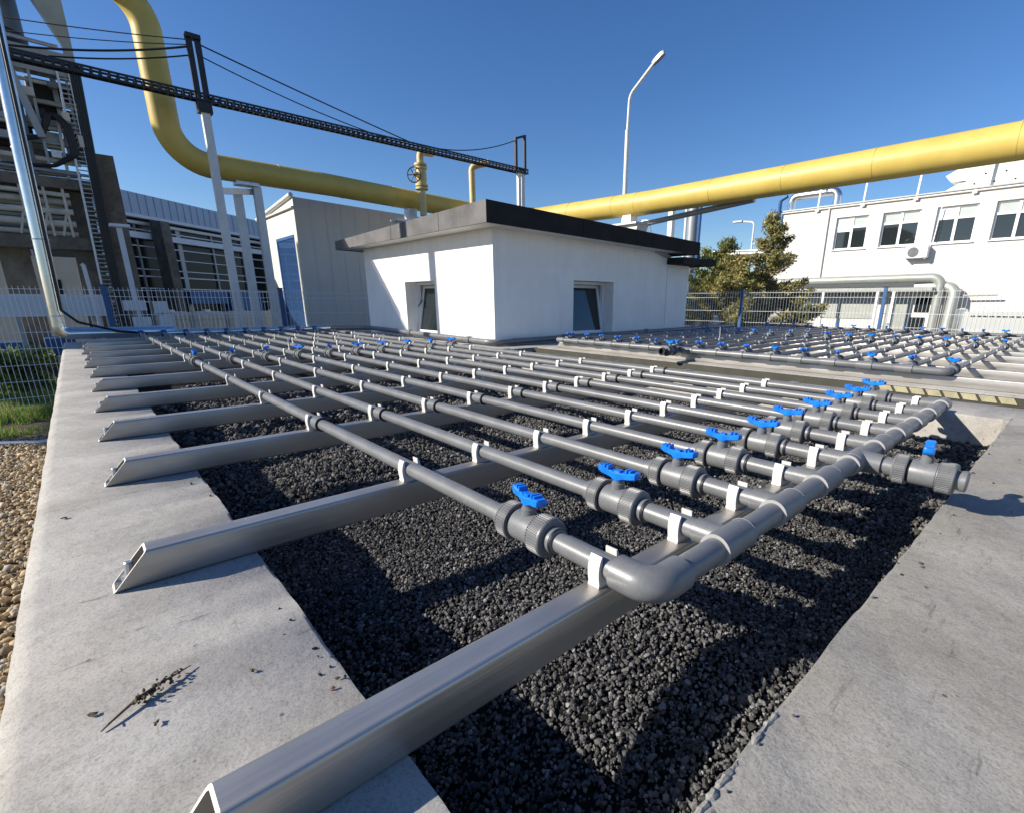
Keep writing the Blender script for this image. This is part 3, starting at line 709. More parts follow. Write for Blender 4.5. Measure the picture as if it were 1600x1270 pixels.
# ------------------------------------------------------------------ aluminium clad riser
mb = MB(); mb.tube(fillet([(-11.62,.55,.02),(-11.62,-1.055,.02),(-11.6,-.95,2.8),(-11.6,-.83,5.2)], .12, 8), .10, 20)
al = mb.build('clad_riser_pipe', M['alu']); tag(al, 'shiny aluminium clad pipe rising at the far left corner of the basin', 'pipe')
m = MB()
for z in (.32,1.55,2.9): 
    yy = -1.055+.105*z/2.8
    m.lathe([(-.012,.10),(-.012,.105),(.012,.105),(.012,.10)], 20, 'z', (-11.61,yy,z))
m.build('cladding_band', M['galv'], al)
mb = MB(); pts = [(-11.45,-.99+.038*z,z) for z in np.linspace(5.0,.42,14)]+[(-11.4,-.8,.22),(-11.4,-.3,.05),(-11.4,.1,.0)]
mb.tube(pts, .022, 8); tag(mb.build('power_cable', M['cable']), 'black cable running down beside the shiny aluminium riser pipe', 'cable')

# ------------------------------------------------------------------ yellow gas main
yp = thing('gas_main', 'large yellow gas pipe bending down and running over behind the hut', 'gas pipe')
YR = .30
path = fillet([(-16.053, -2.45, 7.857), (-16.053, -0.267, 7.703), (-16.053, 1.692, 7.385), (-16.053, 1.715, 3.974), (-16.053, 5.574, 3.951), (-16.053, 11.356, 3.786), (-13.103, 11.356, 3.349), (-8.383, 11.356, 3.237), (3.417, 11.356, 3.231), (10.497, 11.356, 3.266)], .85, 12)
mb = MB(); mb.tube(path, YR, 32); mb.build('pipe', M['yellow'], yp, smooth=50)
def hoop(p, d, r=YR+.006, w=.012):
    p = Vector(p); d = Vector(d).normalized(); m = MB(); m.tube([p-d*w, p+d*w], r, 28); return m
for p,d in (((-16.053, 7.58, 3.894), (0, 1, -0.03)), ((-16.053, 8.406, 3.871), (0, 1, -0.03)), ((-9.622, 11.356, 3.269), (1, 0, -0.02)), ((-8.796, 11.356, 3.249), (1, 0, -0.02)), ((-6.495, 11.356, 3.236), (1, 0, 0)), ((-2.955, 11.356, 3.236), (1, 0, 0)), ((-16.053, 4.158, 3.963), (0, 1, 0)), ((-16.053, 1.715, 5.615), (0, 0, 1)), ((-11.451, 11.356, 3.314), (1, 0, -0.03)), ((-4.725, 11.356, 3.236), (1, 0, 0)), ((-0.831, 11.356, 3.236), (1, 0, 0)), ((-16.053, 5.928, 3.939), (0, 1, -0.03))):
    hoop(p,d).build('weld_band', M['yellow'], yp)
def saddle(name, label, c, axis, zt, legs=None, zb=None):
    t = thing(name, label, 'pipe support', c); x,y,z = c
    return t
# V support with two white posts, left
t = thing('pipe_support', 'white twin post support carrying the yellow pipe before the fence', 'pipe support', (-16.05,3.21,ZG))
m = MB(); m.bar((.02,-.17,0),(.02,-.17,5.175),.19,.19); m.build('post', M['white_paint'], t)
m = MB(); m.bar((0,.33,0),(0,.33,5.34),.19,.19); m.build('post', M['white_paint'], t)
m = MB(); m.bar((.6,-.73,5.01),(-.24,.40,5.246),.15,.15); m.build('cross_beam', M['galv'], t)
m = MB(); m.box((-.19,-.19,5.317),(.19,.36,5.399)); m.build('saddle', M['galv'], t)
# Y bracket, behind the roof
t = thing('pipe_support', 'small Y shaped bracket holding the yellow pipe above the grey roof edge', 'pipe support', (-15.817,7.958,0))
m = MB(); m.bar((0,0,ZG),(0,0,2.66),.16,.16); m.build('post', M['white_paint'], t)
m = MB(); m.bar((0,-.02,2.6),(.02,0,3.43),.1,.1); m.bar((0,0,2.6),(0,-.4,3.1),.1,.1); m.build('arm', M['white_paint'], t)
m = MB(); m.box((-.24,-.53,3.12),(.24,.5,3.18)); m.box((-.12,-.07,3.18),(.14,.26,3.55)); m.build('saddle', M['galv'], t)
# cone support, right
t = thing('pipe_support', 'pale flared pedestal holding the yellow pipe above the black roof edge', 'pipe support', (-9.11,11.36,0))
m = MB(); m.box((-.15,-.15,2.75),(.15,.15,2.98)); m.build('saddle', M['white_paint'], t)
m = MB(); m.box((-.5,-.35,2.70),(.5,.35,2.75)); m.build('plate', M['white_paint'], t)
m = MB(); m.loft([[(-.5,-.24,2.695),(.5,-.24,2.695),(.5,.24,2.695),(-.5,.24,2.695)],[(-.19,-.24,1.96),(.19,-.24,1.96),(.19,.24,1.96),(-.19,.24,1.96)]]); m.build('gusset', M['white_paint'], t)
m = MB(); m.bar((0,0,ZG),(0,0,1.955),.3,.3); m.build('post', M['white_paint'], t)
# service pipe under the yellow main, right of pedestal
mb = MB(); mb.tube([(-10.979, 11.651, 2.606),(-5.551, 11.651, 2.983)], .07, 10); tag(mb.build('conduit_pipe', M['grey_metal']), 'thin grey conduit just below the yellow pipe above the hut', 'pipe')

# risers behind the tray
t = thing('valve_riser', 'slim yellow riser pipe with a flanged handwheel valve above the main', 'pipe', (-15.3,8.25,0))
m = MB(); m.tube(fillet([(0,0,3.3),(0,0,5.20),(-.3,.6,5.3)], .22, 8), .11, 14); m.build('pipe', M['pale_yellow'], t)
m = MB()
for z in (4.12,4.22,4.72,4.82): m.lathe([(z-.03,.1),(z-.03,.2),(z+.03,.2),(z+.03,.1)], 16, 'z')
m.lathe([(4.2,.13),(4.35,.17),(4.6,.17),(4.75,.13)], 16, 'z'); m.bar((0,0,4.47),(.25,-.35,4.47),.12,.12); m.build('valve_body', M['pale_yellow'], t)
m = MB(); c = Vector((.3,-.42,4.42)); d = Vector((.6,-.8,0)).normalized(); u = Vector((-d.y,d.x,0)); z = Vector((0,0,1))
m.tube([c+(u*math.cos(a)+z*math.sin(a))*.22 for a in np.linspace(0,2*PI,25)], .018, 6, False)
for a in (0,PI/3,2*PI/3): m.tube([c-(u*math.cos(a)+z*math.sin(a))*.22, c+(u*math.cos(a)+z*math.sin(a))*.22], .014, 6)
m.build('handwheel', M['black_paint'], t)
m = MB(); m.tube(fillet([(-15.4,10.3,3.2),(-15.4,10.3,5.12),(-15.0,10.75,5.25)], .2, 8), .11, 14); tag(m.build('bent_riser_pipe', M['pale_yellow']), 'slim yellow riser pipe with a bent top and no valve', 'pipe')

# ------------------------------------------------------------------ cable tray and posts
tr = thing('cable_tray', 'black perforated cable tray crossing the sky between two posts', 'cable tray', (-14.9,0,0))
ty = lambda y: 4.42+.012*math.sin((y+1)*.3)
m = MB()
for sx in (-.10,.10):
    for dz in (-.066,.066): m.bar((sx,-3.7,5.184+dz),(sx,12.4,5.184+dz),.024,.042)
m.build('side_rail', M['black_paint'], tr, smooth=0)
m = MB()
for i in range(112):
    y = -3.65+i*.144; m.box((-.12,y,5.12),(-.1,y+.048,5.25)); m.box((.1,y,5.12),(.12,y+.048,5.25)); m.box((-.11,y,5.104),(.11,y+.036,5.116))
m.build('rung', M['black_paint'], tr, smooth=0)
m = MB()
for dx,dz in ((-.05,.0),(.0,.012),(.045,.0)): m.tube([(dx,-3.7,5.14+dz),(dx,12.4,5.14+dz)], .018, 6)
m.build('cable', M['cable'], tr)
t = thing('tray_post', 'white post with a tall black double frame on top carrying the cable tray', 'post', (-14.9,2.37,ZG))
m = MB(); m.bar((0,0,0),(0,0,6.75),.17,.17); m.build('post', M['white_paint'], t)
m = MB(); m.bar((0,-.085,6.62),(0,-.085,8.12),.12,.07); m.bar((0,.085,6.62),(0,.085,8.12),.12,.07); m.box((-.1,-.145,8.07),(.1,.145,8.16)); m.box((-.12,-.145,6.58),(.12,.145,6.8)); m.build('top_frame', M['black_paint'], t)
t = thing('tray_post', 'twin white post with an open black frame on top behind the hut roof', 'post', (-14.9,12.09,ZG))
m = MB(); m.bar((0,-.07,0),(0,-.07,6.9),.12,.12); m.build('post', M['white_paint'], t)
m = MB(); m.bar((0,.12,0),(0,.12,6.9),.10,.10); m.build('post', M['white_paint'], t)
m = MB(); m.bar((0,-.19,6.88),(0,-.19,7.95),.09,.09); m.bar((0,.22,6.88),(0,.22,8.1),.09,.09); m.bar((0,-.19,7.92),(0,.22,8.07),.08,.07); m.bar((0,-.24,6.93),(0,.26,6.93),.08,.08); m.build('top_frame', M['black_paint'], t)
def sag(p, q, s, n=16):
    p = Vector(p); q = Vector(q); return [p.lerp(q, i/n)-Vector((0,0,4*s*(i/n)*(1-i/n))) for i in range(n+1)]
def cable(label, pts, r): m = MB(); m.tube(pts, r, 6); tag(m.build('overhead_cable', M['cable']), label, 'cable', 'overhead cables at the tray posts')
cable('upper overhead cable sagging between the two tray posts', sag((-14.896, 2.442, 6.288),(-14.896, 7.722, 5.28),.02)+sag((-14.896, 7.782, 5.268),(-14.896, 11.862, 6.12),.25)[1:], .016)
cable('lower overhead cable sagging from the nearer tray post to the tray', sag((-14.896, 2.466, 6.048),(-14.896, 7.0, 5.23),.10), .013)
cable('thick overhead cable running from the nearer post left to the tower', sag((-14.896, 2.262, 6.18),(-15.976, -1.278, 5.58),.12), .022)
cable('second thick overhead cable below the first, left of the nearer post', sag((-14.896, 2.262, 6.012),(-15.136, -0.198, 5.376),.06), .016)
cable('thin topmost overhead cable left of the nearer post, level against the sky', sag((-14.896, 2.262, 6.312),(-17.536, -1.758, 6.54),.05), .011)
cable('thin overhead cable just below the topmost one on the left', sag((-14.896, 2.262, 6.216),(-17.536, -1.758, 6.276),.08), .010)

# ------------------------------------------------------------------ mesh fences
def fence(name, label, pts, zt, zb, axis, posts, pitch=.0835):
    t = thing(name, label, 'fence')
    for i in range(len(pts)-1):
        a = Vector((*pts[i],0)); b = Vector((*pts[i+1],0)); d = (b-a).normalized(); nrm = Vector((-d.y,d.x,0)); L = (b-a).length; n = int(L/pitch)
        def wire(mb, p, q, r=.0062):
            t_ = (q-p).normalized(); u = t_.cross(Vector((.3,.5,.8))).normalized(); w = t_.cross(u)
            mb.loft([[o_+(u*math.cos(k*2*PI/3)+w*math.sin(k*2*PI/3))*r for k in range(3)] for o_ in (p,q)], caps=False)
        m = MB()
        for k in range(n+1):
            p = a+d*(k*pitch)
            wire(m, p+Vector((0,0,zb)), p+Vector((0,0,zt)))
        folds = [zt-.06, zt-.20]
        z = zt-.6
        while z > zb: folds += [z]; z -= .335
        for z in folds: wire(m, a+Vector((0,0,z))+nrm*.008, b+Vector((0,0,z))+nrm*.008, .0075)
        m.build('mesh_panel', M['wire'], t, smooth=0, fix=False)
    for (px,py) in posts:
        m = MB(); m.bar((px,py,zb-.05),(px,py,zt+.04),.10,.07); p = m.build('post', M['blue_paint'], t)
        c = MB(); c.box((px-.06,py-.06,zt+.041),(px+.06,py+.06,zt+.06)); c.build('post_cap', M['black_paint'], p, smooth=0)
    return t
fence('mesh_fence', 'pale welded mesh fence with blue posts behind the left grid end', [(-14.6,-7.6),(-14.6,-3.9),(-14.6,-.24),(-14.6,3.35),(-14.6,7.0)], .86, -1.68, 'y', [(-14.55,-3.9),(-14.55,-.24),(-14.55,3.35),(-14.55,7.0)])
fence('mesh_fence', 'pale welded mesh fence with blue posts behind the far pipe grid', [(-10.8,14.4),(-6.94,14.4),(-3.13,14.4),(.7,14.4),(4.5,14.4)], .95, -1.68, 'x', [(-10.8,14.34),(-6.94,14.34),(-3.13,14.34),(.7,14.34)])

# ------------------------------------------------------------------ grey shed
sh = thing('panel_shed', 'tall beige panel shed with a blue glazed doorway behind the yellow pipe', 'shed')
sx, sy = -18.0, 5.06
def shed_top(y): return 3.83-(y-5.06)*.028
m = MB()
m.loft([[(sx,sy,ZG),(sx,12.5,ZG),(sx,12.5,shed_top(12.5)),(sx,sy,shed_top(sy))],[(sx-4.2,sy,ZG),(sx-4.2,12.5,ZG),(sx-4.2,12.5,shed_top(12.5)),(sx-4.2,sy,3.52)]])
m.build('wall', M['shed'], sh, smooth=0)
m = MB()
for i in range(15):
    y = sy+.5*i+.5
    m.box((sx+.001,y-.012,ZG),(sx+.012,y+.012,shed_top(y)-.05))
m.box((sx+.001,sy-.02,ZG),(sx+.03,sy+.05,shed_top(sy)))
m.build('panel_seam', M['shed'], sh, smooth=0)
m = MB(); m.loft([[(sx,sy-.012,2.72),(sx,sy-.012,shed_top(sy)),(sx-4.2,sy-.012,3.52),(sx-4.2,sy-.012,2.72)],[(sx,sy-.002,2.72),(sx,sy-.002,shed_top(sy)),(sx-4.2,sy-.002,3.52),(sx-4.2,sy-.002,2.72)]]); 
m.box((sx-.3,sy-.012,ZG),(sx,sy-.002,2.715)); m.box((sx-4.2,sy-.012,ZG),(sx-2.3,sy-.002,2.715)); m.build('end_cladding', M['shed_light'], sh, smooth=0)
m = MB(); m.box((sx-2.3,sy-.008,ZG+.02),(sx-.3,sy-.001,2.70)); dg = m.build('doorway_glass', M['blue_glass'], sh, smooth=0)
m = MB(); m.box((sx-2.32,sy-.03,ZG),(sx-2.22,sy-.009,2.71)); m.box((sx-2.22,sy-.03,2.62),(sx-.3,sy-.009,2.715)); m.build('door_frame', M['blue_paint'], dg, smooth=0)
m = MB(); m.box((sx-4.25,sy-.10,3.50),(sx+.05,sy+.02,3.545)); m.tube([(sx+.04,sy-.06,shed_top(sy)+.05),(sx-4.25,sy-.06,3.56)], .07, 10); m.build('roof_edge', M['white_paint'], sh)

# ------------------------------------------------------------------ industrial hall at 45 degrees
hall = thing('factory_hall', 'long dark glazed factory hall with blue grey sheet roof edge at left', 'hall', (-30,1.4,0), (0,0,math.atan2(5.8,-5)))
# local: x along the facade, y: depth behind (local +y turns away?), facade at y=0 seen from local -y side
sgn = 1
def hb(mb, x0, x1, z0, z1, d0, d1): mb.box((x0,-d1,z0),(x1,-d0,z1))
# viewer lies on local side: work it out so that d>0 points towards the camera
_u = Vector((-5,5.8,0)).normalized(); _n = Vector((-_u.y,_u.x,0)); _side = (Vector((.68,-.81,0))-Vector((-30,1.4,0))).dot(_n)
D_ = 1 if _side > 0 else -1
def hb(mb, x0, x1, z0, z1, d0, d1): mb.box((x0,D_*d0,z0),(x1,D_*d1,z1))
m = MB(); hb(m,-9,16,ZG,4.2,-6,-.02); m.build('dark_glazing', M['hall_glass'], hall, smooth=0)
m = MB(); hb(m,-9,16,4.29,5.2,-6,.5)
for i in range(60): hb(m,-9+i*.42,-9+i*.42+.05,4.33,5.18,.501,.53)
m.build('roof_fascia', M['roof_blue'], hall, smooth=0)
m = MB(); hb(m,-9,16,4.16,4.285,.2,.56); hb(m,-9,16,3.93,4.06,-.015,.2); m.build('gutter', M['white_sheet'], hall, smooth=0)
m = MB()
for z,w in ((3.72,.05),(3.0,.05),(1.98,.045),(1.66,.06),(1.12,.05),(.5,.05),(2.5,.04)): hb(m,-9,16,z-w/2,z+w/2,-.015,.06)
m.build('glazing_rail', M['white_sheet'], hall, smooth=0)
m = MB(); hb(m,-9,16,3.30,3.56,.07,.40); m.build('pipe_duct', M['white_sheet'], hall, smooth=0)
m = MB()
for i in range(11): hb(m,-8.6+i*2.3,-8.6+i*2.3+(.26 if i%2 else .10),ZG,4.0,-.014,.065)
m.build('mullion', M['grey_metal'], hall, smooth=0)
for x in (1.3,9.8):
    m = MB(); m.bar((x,D_*.75,4.1),(x+.1,D_*.75,ZG),.55,.5); m.build('concrete_column', M['concrete_old'], hall, smooth=0)
m = MB()
for i in range(16): hb(m,2.2+(i%6)*.9,2.2+(i%6)*.9+.5+.3*random.random(),1.2+(i//6)*.9,1.2+(i//6)*.9+.25+.3*random.random(),-1.2,-.03) if False else None
hb(m,2.6,5.2,.4,1.05,.1,.5); hb(m,5.4,8.0,-.2,1.0,.1,.5); m.build('machine_panel', M['blue_paint'], hall, smooth=0)
# boards and tanks at the fence
for (y0,y1,z0,z1,lab) in ((.12,.58,.33,.58,'upper left white board behind the mesh fence left of the tray post'),(.24,.62,-.6,.17,'lower left white board behind the mesh fence'),(.72,1.02,.27,.56,'upper right white board behind the mesh fence'),(.78,1.10,-.6,.20,'lower right white board beside the white plastic tanks')):
    m = MB(); m.box((-16.3,y0,z0),(-16.24,y1,z1)); t = m.build('sign_board', M['white_sheet'], smooth=0); tag(t, lab, 'board', 'white boards behind the left fence')
    m = MB(); m.bar((-16.32,(y0+y1)/2,ZG),(-16.32,(y0+y1)/2,z0+.1),.06,.06); m.build('stand', M['grey_metal'], t, smooth=0)
for i,y0 in enumerate((1.30,2.62,3.94,5.3)):
    t = thing('liquid_tank', ['leftmost white plastic tank in a wire cage behind the fence','second white caged plastic tank from the left behind the fence','third white caged plastic tank, behind the white posts','fourth white caged plastic tank, beside the beige shed'][i], 'tank', (-27,y0*1.0+.35,ZG), group='caged white tanks behind the fence')
    m = MB(); m.box((-.6,0,.2),(.6,1.2,1.82),.08); m.lathe([(1.82,.15),(1.90,.15)],14,'z',(0,.6,0)); m.build('container', M['white_plastic'], t)
    m = MB()
    for z in (.3,.7,1.1,1.5,1.78):
        m.bar((.63,-.03,z),(.63,1.23,z),.03,.03); m.bar((-.63,-.03,z),(.63,-.03,z),.03,.03)
    for k in range(8): m.bar((.63,-.03+k*.18,.1),(.63,-.03+k*.18,1.8),.025,.025); m.bar((-.6+k*.17,-.03,.1),(-.6+k*.17,-.03,1.8),.025,.025)
    m.build('cage', M['galv'], t, smooth=0)
    m = MB(); m.box((-.6,0,0),(.6,1.2,.14)); m.build('pallet', M['bark'], t, smooth=0)
m = MB(); m.bar((-16.8,.42,ZG),(-16.8,.42,2.35),.11,.11); m.box((-16.95,.24,2.36),(-16.65,.64,2.43)); tag(m.build('tee_post', M['white_sheet'], smooth=0), 'pale T shaped steel post before the dark hall', 'post')

# ------------------------------------------------------------------ left plant tower
tw = thing('plant_tower', 'dark concrete frame tower full of pipes and machinery at the left edge', 'tower')
X0 = -19.8
m = MB(); m.bar((X0,.52,ZG),(X0,.55,4.55),.6,.34,(1,0,0)); m.build('column', M['concrete_old'], tw, smooth=0)
m = MB(); m.bar((X0-.2,-.32,ZG),(X0-.2,-.12,3.5),.6,.34,(1,0,0)); m.build('column', M['concrete_old'], tw, smooth=0)
m = MB(); m.bar((X0-.5,-1.75,ZG),(X0-.5,-1.72,2.2),.6,.34,(1,0,0)); m.build('column', M['concrete_old'], tw, smooth=0)
m = MB(); m.box((X0-.6,-5.2,1.95),(X0+.25,-.05,2.28)); m.build('ring_beam', M['concrete_old'], tw, smooth=0)
m = MB(); m.box((X0-.7,-5.2,3.52),(X0+.3,.30,3.78)); m.box((X0-.7,-5.2,4.36),(X0-.4,.34,4.55)); m.build('floor_slab', M['concrete_old'], tw, smooth=0)
m = MB(); m.box((X0-6.2,-17,7.6),(X0-.05,-7.8,10.25)); m.build('unseen_shade_block', M['concrete_old'], tw, smooth=0)  # unseen block, added to cast the slanted shadow on the hut wall
for yy in (-16.6,-8.2):  # added posts that carry the unseen shadow-casting block
    m = MB(); m.bar((X0-.5,yy,ZG),(X0-.5,yy,7.595),.5,.5); m.build('column', M['concrete_old'], tw, smooth=0)
m = MB(); m.box((X0-4.6,-5.2,ZG),(X0-4.5,.0,2.0)); m.build('back_wall', M['shed_light'], tw, smooth=0)
m = MB(); m.box((X0-4.49,-1.4,.72),(X0-4.45,-.95,1.25)); m.box((X0-4.49,-3.6,.7),(X0-4.45,-2.5,1.3)); m.build('vent_opening', M['dark'], tw, smooth=0)
m = MB(); m.box((X0-4.4,-5.2,2.3),(X0-4.3,.2,4.3)); m.build('dark_backing', M['dark'], tw, smooth=0)
m = MB()
for i,(z,r,xo) in enumerate(((2.36,.07,.1),(2.55,.06,-.5),(2.62,.09,.15),(2.82,.05,-.3),(2.93,.08,.2),(3.08,.05,-.2),(3.2,.09,0),(3.36,.06,.2),(3.46,.05,-.4),(2.72,.05,-.9),(3.28,.06,-.9))):
    m.tube([(X0+xo,-5.2,z+random.uniform(-.02,.25)),(X0+xo,-3.0,z+random.uniform(-.03,.08)),(X0+xo,-.30,z)], r, 10)
m.build('pipe_rack', M['rack'], tw)
for y in (-.42,-.8,-1.25,-2.0,-2.9):
    m = MB(); m.bar((X0+.22,y,2.28),(X0+.22,y,3.52),.06,.07); m.bar((X0+.2,y-.2,2.3),(X0+.2,y-.03,2.9),.05,.05); m.build('rack_post', M['rack'], tw, smooth=0)
m = MB()   # vertical ladder rack, leaning with its cables
for dy in (0,.24): m.bar((X0+.35,.30+dy-.24,6.5),(X0+.35,.05+dy-.2,ZG),.05,.09)
m.build('cable_ladder', M['galv'], tw, smooth=0)
m = MB()
for k in range(70):
    z = ZG+k*.115; y = .05-.22+(z-ZG)/(6.5-ZG)*.21; m.bar((X0+.35,y+.04,z),(X0+.35,y+.26,z),.03,.03)
m.build('ladder_rung', M['grey_metal'], tw, smooth=0)
m = MB()
for k in range(4): m.tube([(X0+.40,.34+k*.055,6.6),(X0+.38,.20+k*.05,2.5),(X0+.38,.10+k*.05,ZG)], .034, 8)
m.build('cable_bundle', M['cable'], tw)
m = MB(); m.bar((X0,.36,3.9),(X0,.40,7.3),.20,.24,(1,0,0)); m.loft([[(X0-.1,.30,7.1),(X0+.1,.30,7.1),(X0+.1,.50,7.1),(X0-.1,.50,7.1)],[(X0-.3,-.35,8.6),(X0+.3,-.35,8.6),(X0+.3,.48,8.6),(X0-.3,.48,8.6)]]); m.build('upright', M['lagging'], tw, smooth=0)
m = MB(); m.box((X0-.3,-5.2,6.70),(X0+.2,.42,6.86)); m.box((X0-.1,-5.2,6.28),(X0+.3,.46,6.55)); m.build('cross_beam', M['grey_metal'], tw, smooth=0)
m = MB(); m.lathe([(6.95,.55),(7.2,.55),(7.25,.62),(9.2,.62)], 20, 'z', (X0-.6,-1.0,0)); m.build('stack', M['stack'], tw)
m = MB(); m.lathe([(6.86,.66),(7.2,.66)], 20, 'z', (X0-.6,-1.0,0)); m.build('stack_base', M['black_paint'], tw)
m = MB(); m.bar((X0+.5,-.98,6.9),(X0+.4,-.55,4.7),.16,.16); m.build('strut', M['grey_metal'], tw)
m = MB(); m.box((X0-.6,-.55,5.1),(X0-.1,-.05,6.2)); m.box((X0-.6,.05,4.9),(X0-.2,.3,5.6)); m.box((X0-.5,-3,4.9),(X0-.1,-.7,5.25)); m.build('cabinet', M['dark'], tw, smooth=0)
for (y0,y1,z0,z1,xo,mt) in ((-.62,.02,5.55,6.25,-.2,'rack'),(-.1,.30,4.56,5.35,-.35,'grey_metal'),(-1.5,-.5,4.0,4.9,-.7,'rack'),(-.75,-.35,5.0,5.5,.05,'black_paint'),(-3.5,-1.0,5.5,6.3,-.8,'grey_metal'),(.0,.26,5.75,6.2,.0,'dark'),(-.5,-.2,4.56,4.95,.0,'rack'),(-2.6,-1.2,4.5,5.3,-.2,'dark')):
    m = MB(); m.box((X0+xo-.3,y0,z0),(X0+xo,y1,z1),.02); m.build('machine_box', M[mt], tw)
m = MB(); m.bar((X0,-5.2,4.72),(X0,.2,4.72),.22,.18); m.bar((X0+.1,-5.2,3.95),(X0+.1,.05,3.93),.16,.16); m.bar((X0,-5.2,5.22),(X0,.2,5.16),.14,.14); m.bar((X0-.1,-.05,4.3),(X0-.1,-.05,6.5),.12,.12); m.bar((X0-.1,.2,4.3),(X0-.1,.24,6.2),.10,.10); m.build('steel_frame', M['grey_metal'], tw, smooth=0)
m = MB()
for k in range(3):
    m.tube(fillet([(X0+.3,-.95,4.62+k*.02),(X0+.35,-.55,4.72),(X0+.4,-.35+k*.06,5.4),(X0+.4,-.05+k*.05,5.1),(X0+.4,.0+k*.05,4.4),(X0+.35,-.45,4.05),(X0+.3,-1.6,3.95)], .3, 8), .045, 8)
m.build('hose', M['cable'], tw)
for (ya,yb,z,r,xo,mt) in ((-3.2,.30,5.0,.05,.15,'rack'),(-3.2,.26,5.62,.06,.1,'lagging'),(-3.2,.32,6.05,.045,.2,'rack'),(-3.2,.10,4.2,.07,.2,'rack'),(-2.5,.3,3.9,.04,.35,'grey_metal'),(-3.2,.2,6.98,.05,.2,'galv')):
    m = MB(); m.tube([(X0+xo,ya,z+.06),(X0+xo,yb,z)], r, 8); m.build('conduit', M[mt], tw)
for (y,z0,z1,w,mt) in ((-.22,3.8,5.2,.07,'rack'),(-.55,4.0,6.6,.06,'grey_metal'),(.16,4.6,6.6,.05,'lagging'),(-.85,3.8,6.2,.09,'stack')):
    m = MB(); m.bar((X0+.25,y,z0),(X0+.25,y+.06,z1),w,w); m.build('strut', M[mt], tw)
for (y,z,w,h,mt) in ((.02,5.3,.16,.22,'rack'),(-.35,4.35,.2,.2,'galv'),(.22,4.75,.12,.3,'rack'),(-.1,6.0,.18,.14,'stack'),(-.6,5.75,.22,.2,'rack')):
    m = MB(); m.box((X0+.27,y-w/2,z-h/2),(X0+.42,y+w/2,z+h/2),.012); m.build('junction_box', M[mt], tw)
m = MB(); m.box((X0+.55,-5.2,.14),(X0+.62,-.13,.73)); pn = m.build('barrier_panel', M['white_sheet'], smooth=0); tag(pn, 'long plain white barrier panel behind the left fence', 'panel')
m = MB()
for y in (-.5,-2.0,-3.5,-4.9): m = MB(); m.box((X0+.50,y,ZG),(X0+.549,y+.1,.7)); m.build('panel_post', M['grey_metal'], pn, smooth=0)
for i,(y0,y1) in enumerate(((-1.6,-.95),(-4.6,-1.9))):
    m = MB(); m.box((X0-.4,y0,-.95),(X0+.3,y1,-.45 if i==0 else -.55),.03); t = m.build('storage_crate', M['blue_paint']); tag(t, ['upright blue crate below the white barrier panel','long low blue crate at the left edge beyond the grass'][i], 'crate')
m = MB(); m.tube([(X0+.7,-.30,ZG),(X0+.7,-.38,1.5),(X0+.7,-.42,1.55)], .05, 8); tag(m.build('vent_pipe', M['white_sheet']), 'slim pale vent pipe standing behind the white barrier panel', 'pipe')

# ------------------------------------------------------------------ right office building (facade y = 36)
ob = thing('office_building', 'cream two storey office building with white windows on the right', 'building')
FY = 36.0; bx0, bx1, bz = -15.6, 12.0, 6.55
wins = [(-12.05,-10.2),(-9.45,-7.52),(-6.78,-4.92),(-4.2,-2.3),(-1.5,.4),(1.2,3.1)]
holes = [(a-bx0,b-bx0,3.9,5.83) for a,b in wins]
m = MB(); facade(m, (bx0,FY,ZG), (1,0,0), (0,-1,0), bx1-bx0, ZG, bz, holes, .28, (0,1))
m.add([(bx0,FY,ZG),(bx0,FY+14,ZG),(bx0,FY+14,bz),(bx0,FY,bz)],[(0,1,2,3)]); m.add([(bx0,FY,bz),(bx1,FY,bz),(bx1,FY+14,bz),(bx0,FY+14,bz)],[(0,1,2,3)])
m.build('wall', [M['render'], M['dark']], ob, smooth=0)
for i,(a,b) in enumerate(wins):
    y = FY+.2; w = b-a; t = .09
    m = MB(); zt_ = 5.21
    for (x0,x1,z0,z1) in ((a,b,3.9,3.99),(a,b,5.74,5.83),(a,a+t,3.99,5.74),(b-t,b,3.99,5.74),(a+w/2-.07,a+w/2+.07,3.99,5.74),(a+t,a+w/2-.07,zt_-.06,zt_+.06),(a+w/2+.07,b-t,zt_-.06,zt_+.06)):
        m.box((x0,y-.06,z0),(x1,y+.03,z1))
    wn = m.build('window', M['frame'], ob, smooth=0)
    m = MB(); m.box((a+t,y+.0,3.99),(a+w/2-.07,y+.02,zt_-.06)); m.box((a+w/2+.07,y,3.99),(b-t,y+.02,zt_-.06)); m.build('pane', M['glass'], wn, smooth=0)
    m = MB(); m.box((a+w/2+.07,y-.01,zt_+.06),(b-t,y+.012,5.74)); 
    if i not in (0,2): m.box((a+t,y-.01,zt_+.06),(a+w/2-.07,y+.012,5.74))
    m.build('blind', M['blind'], wn, smooth=0)
    if i in (0,2):
        m = MB(); m.box((a+t,y-.03,zt_+.06-(.3 if i==0 else 0)),(a+w/2-.07,y+.012,5.74)); m.build('white_panel', M['frame'], wn, smooth=0)
    m = MB(); m.box((a-.06,FY-.10,3.84),(b+.06,FY-.002,3.895)); m.build('sill', M['frame'], wn, smooth=0)
m = MB(); m.box((bx0-.1,FY-.12,bz+.002),(bx1,FY+.1,bz+.07)); m.build('roof_flashing', M['grey_metal'], ob, smooth=0)
m = MB(); m.tube([(bx0,FY-.09,bz-.09),(bx1,FY-.09,bz-.09)], .05, 8); m.build('gutter', M['render'], ob)
m = MB()
for x in (-13.3,-10.65,-7.9,-5.25,-2.5,.5): m = MB(); m.bar((x,FY-.02,bz-.2),(x+.06,FY-.02,bz+1.75),.10,.10); m.box((x-.1,FY-.16,bz-.24),(x+.12,FY-.121,bz-.1)); m.build('roof_post', M['white_paint'], ob, smooth=0)
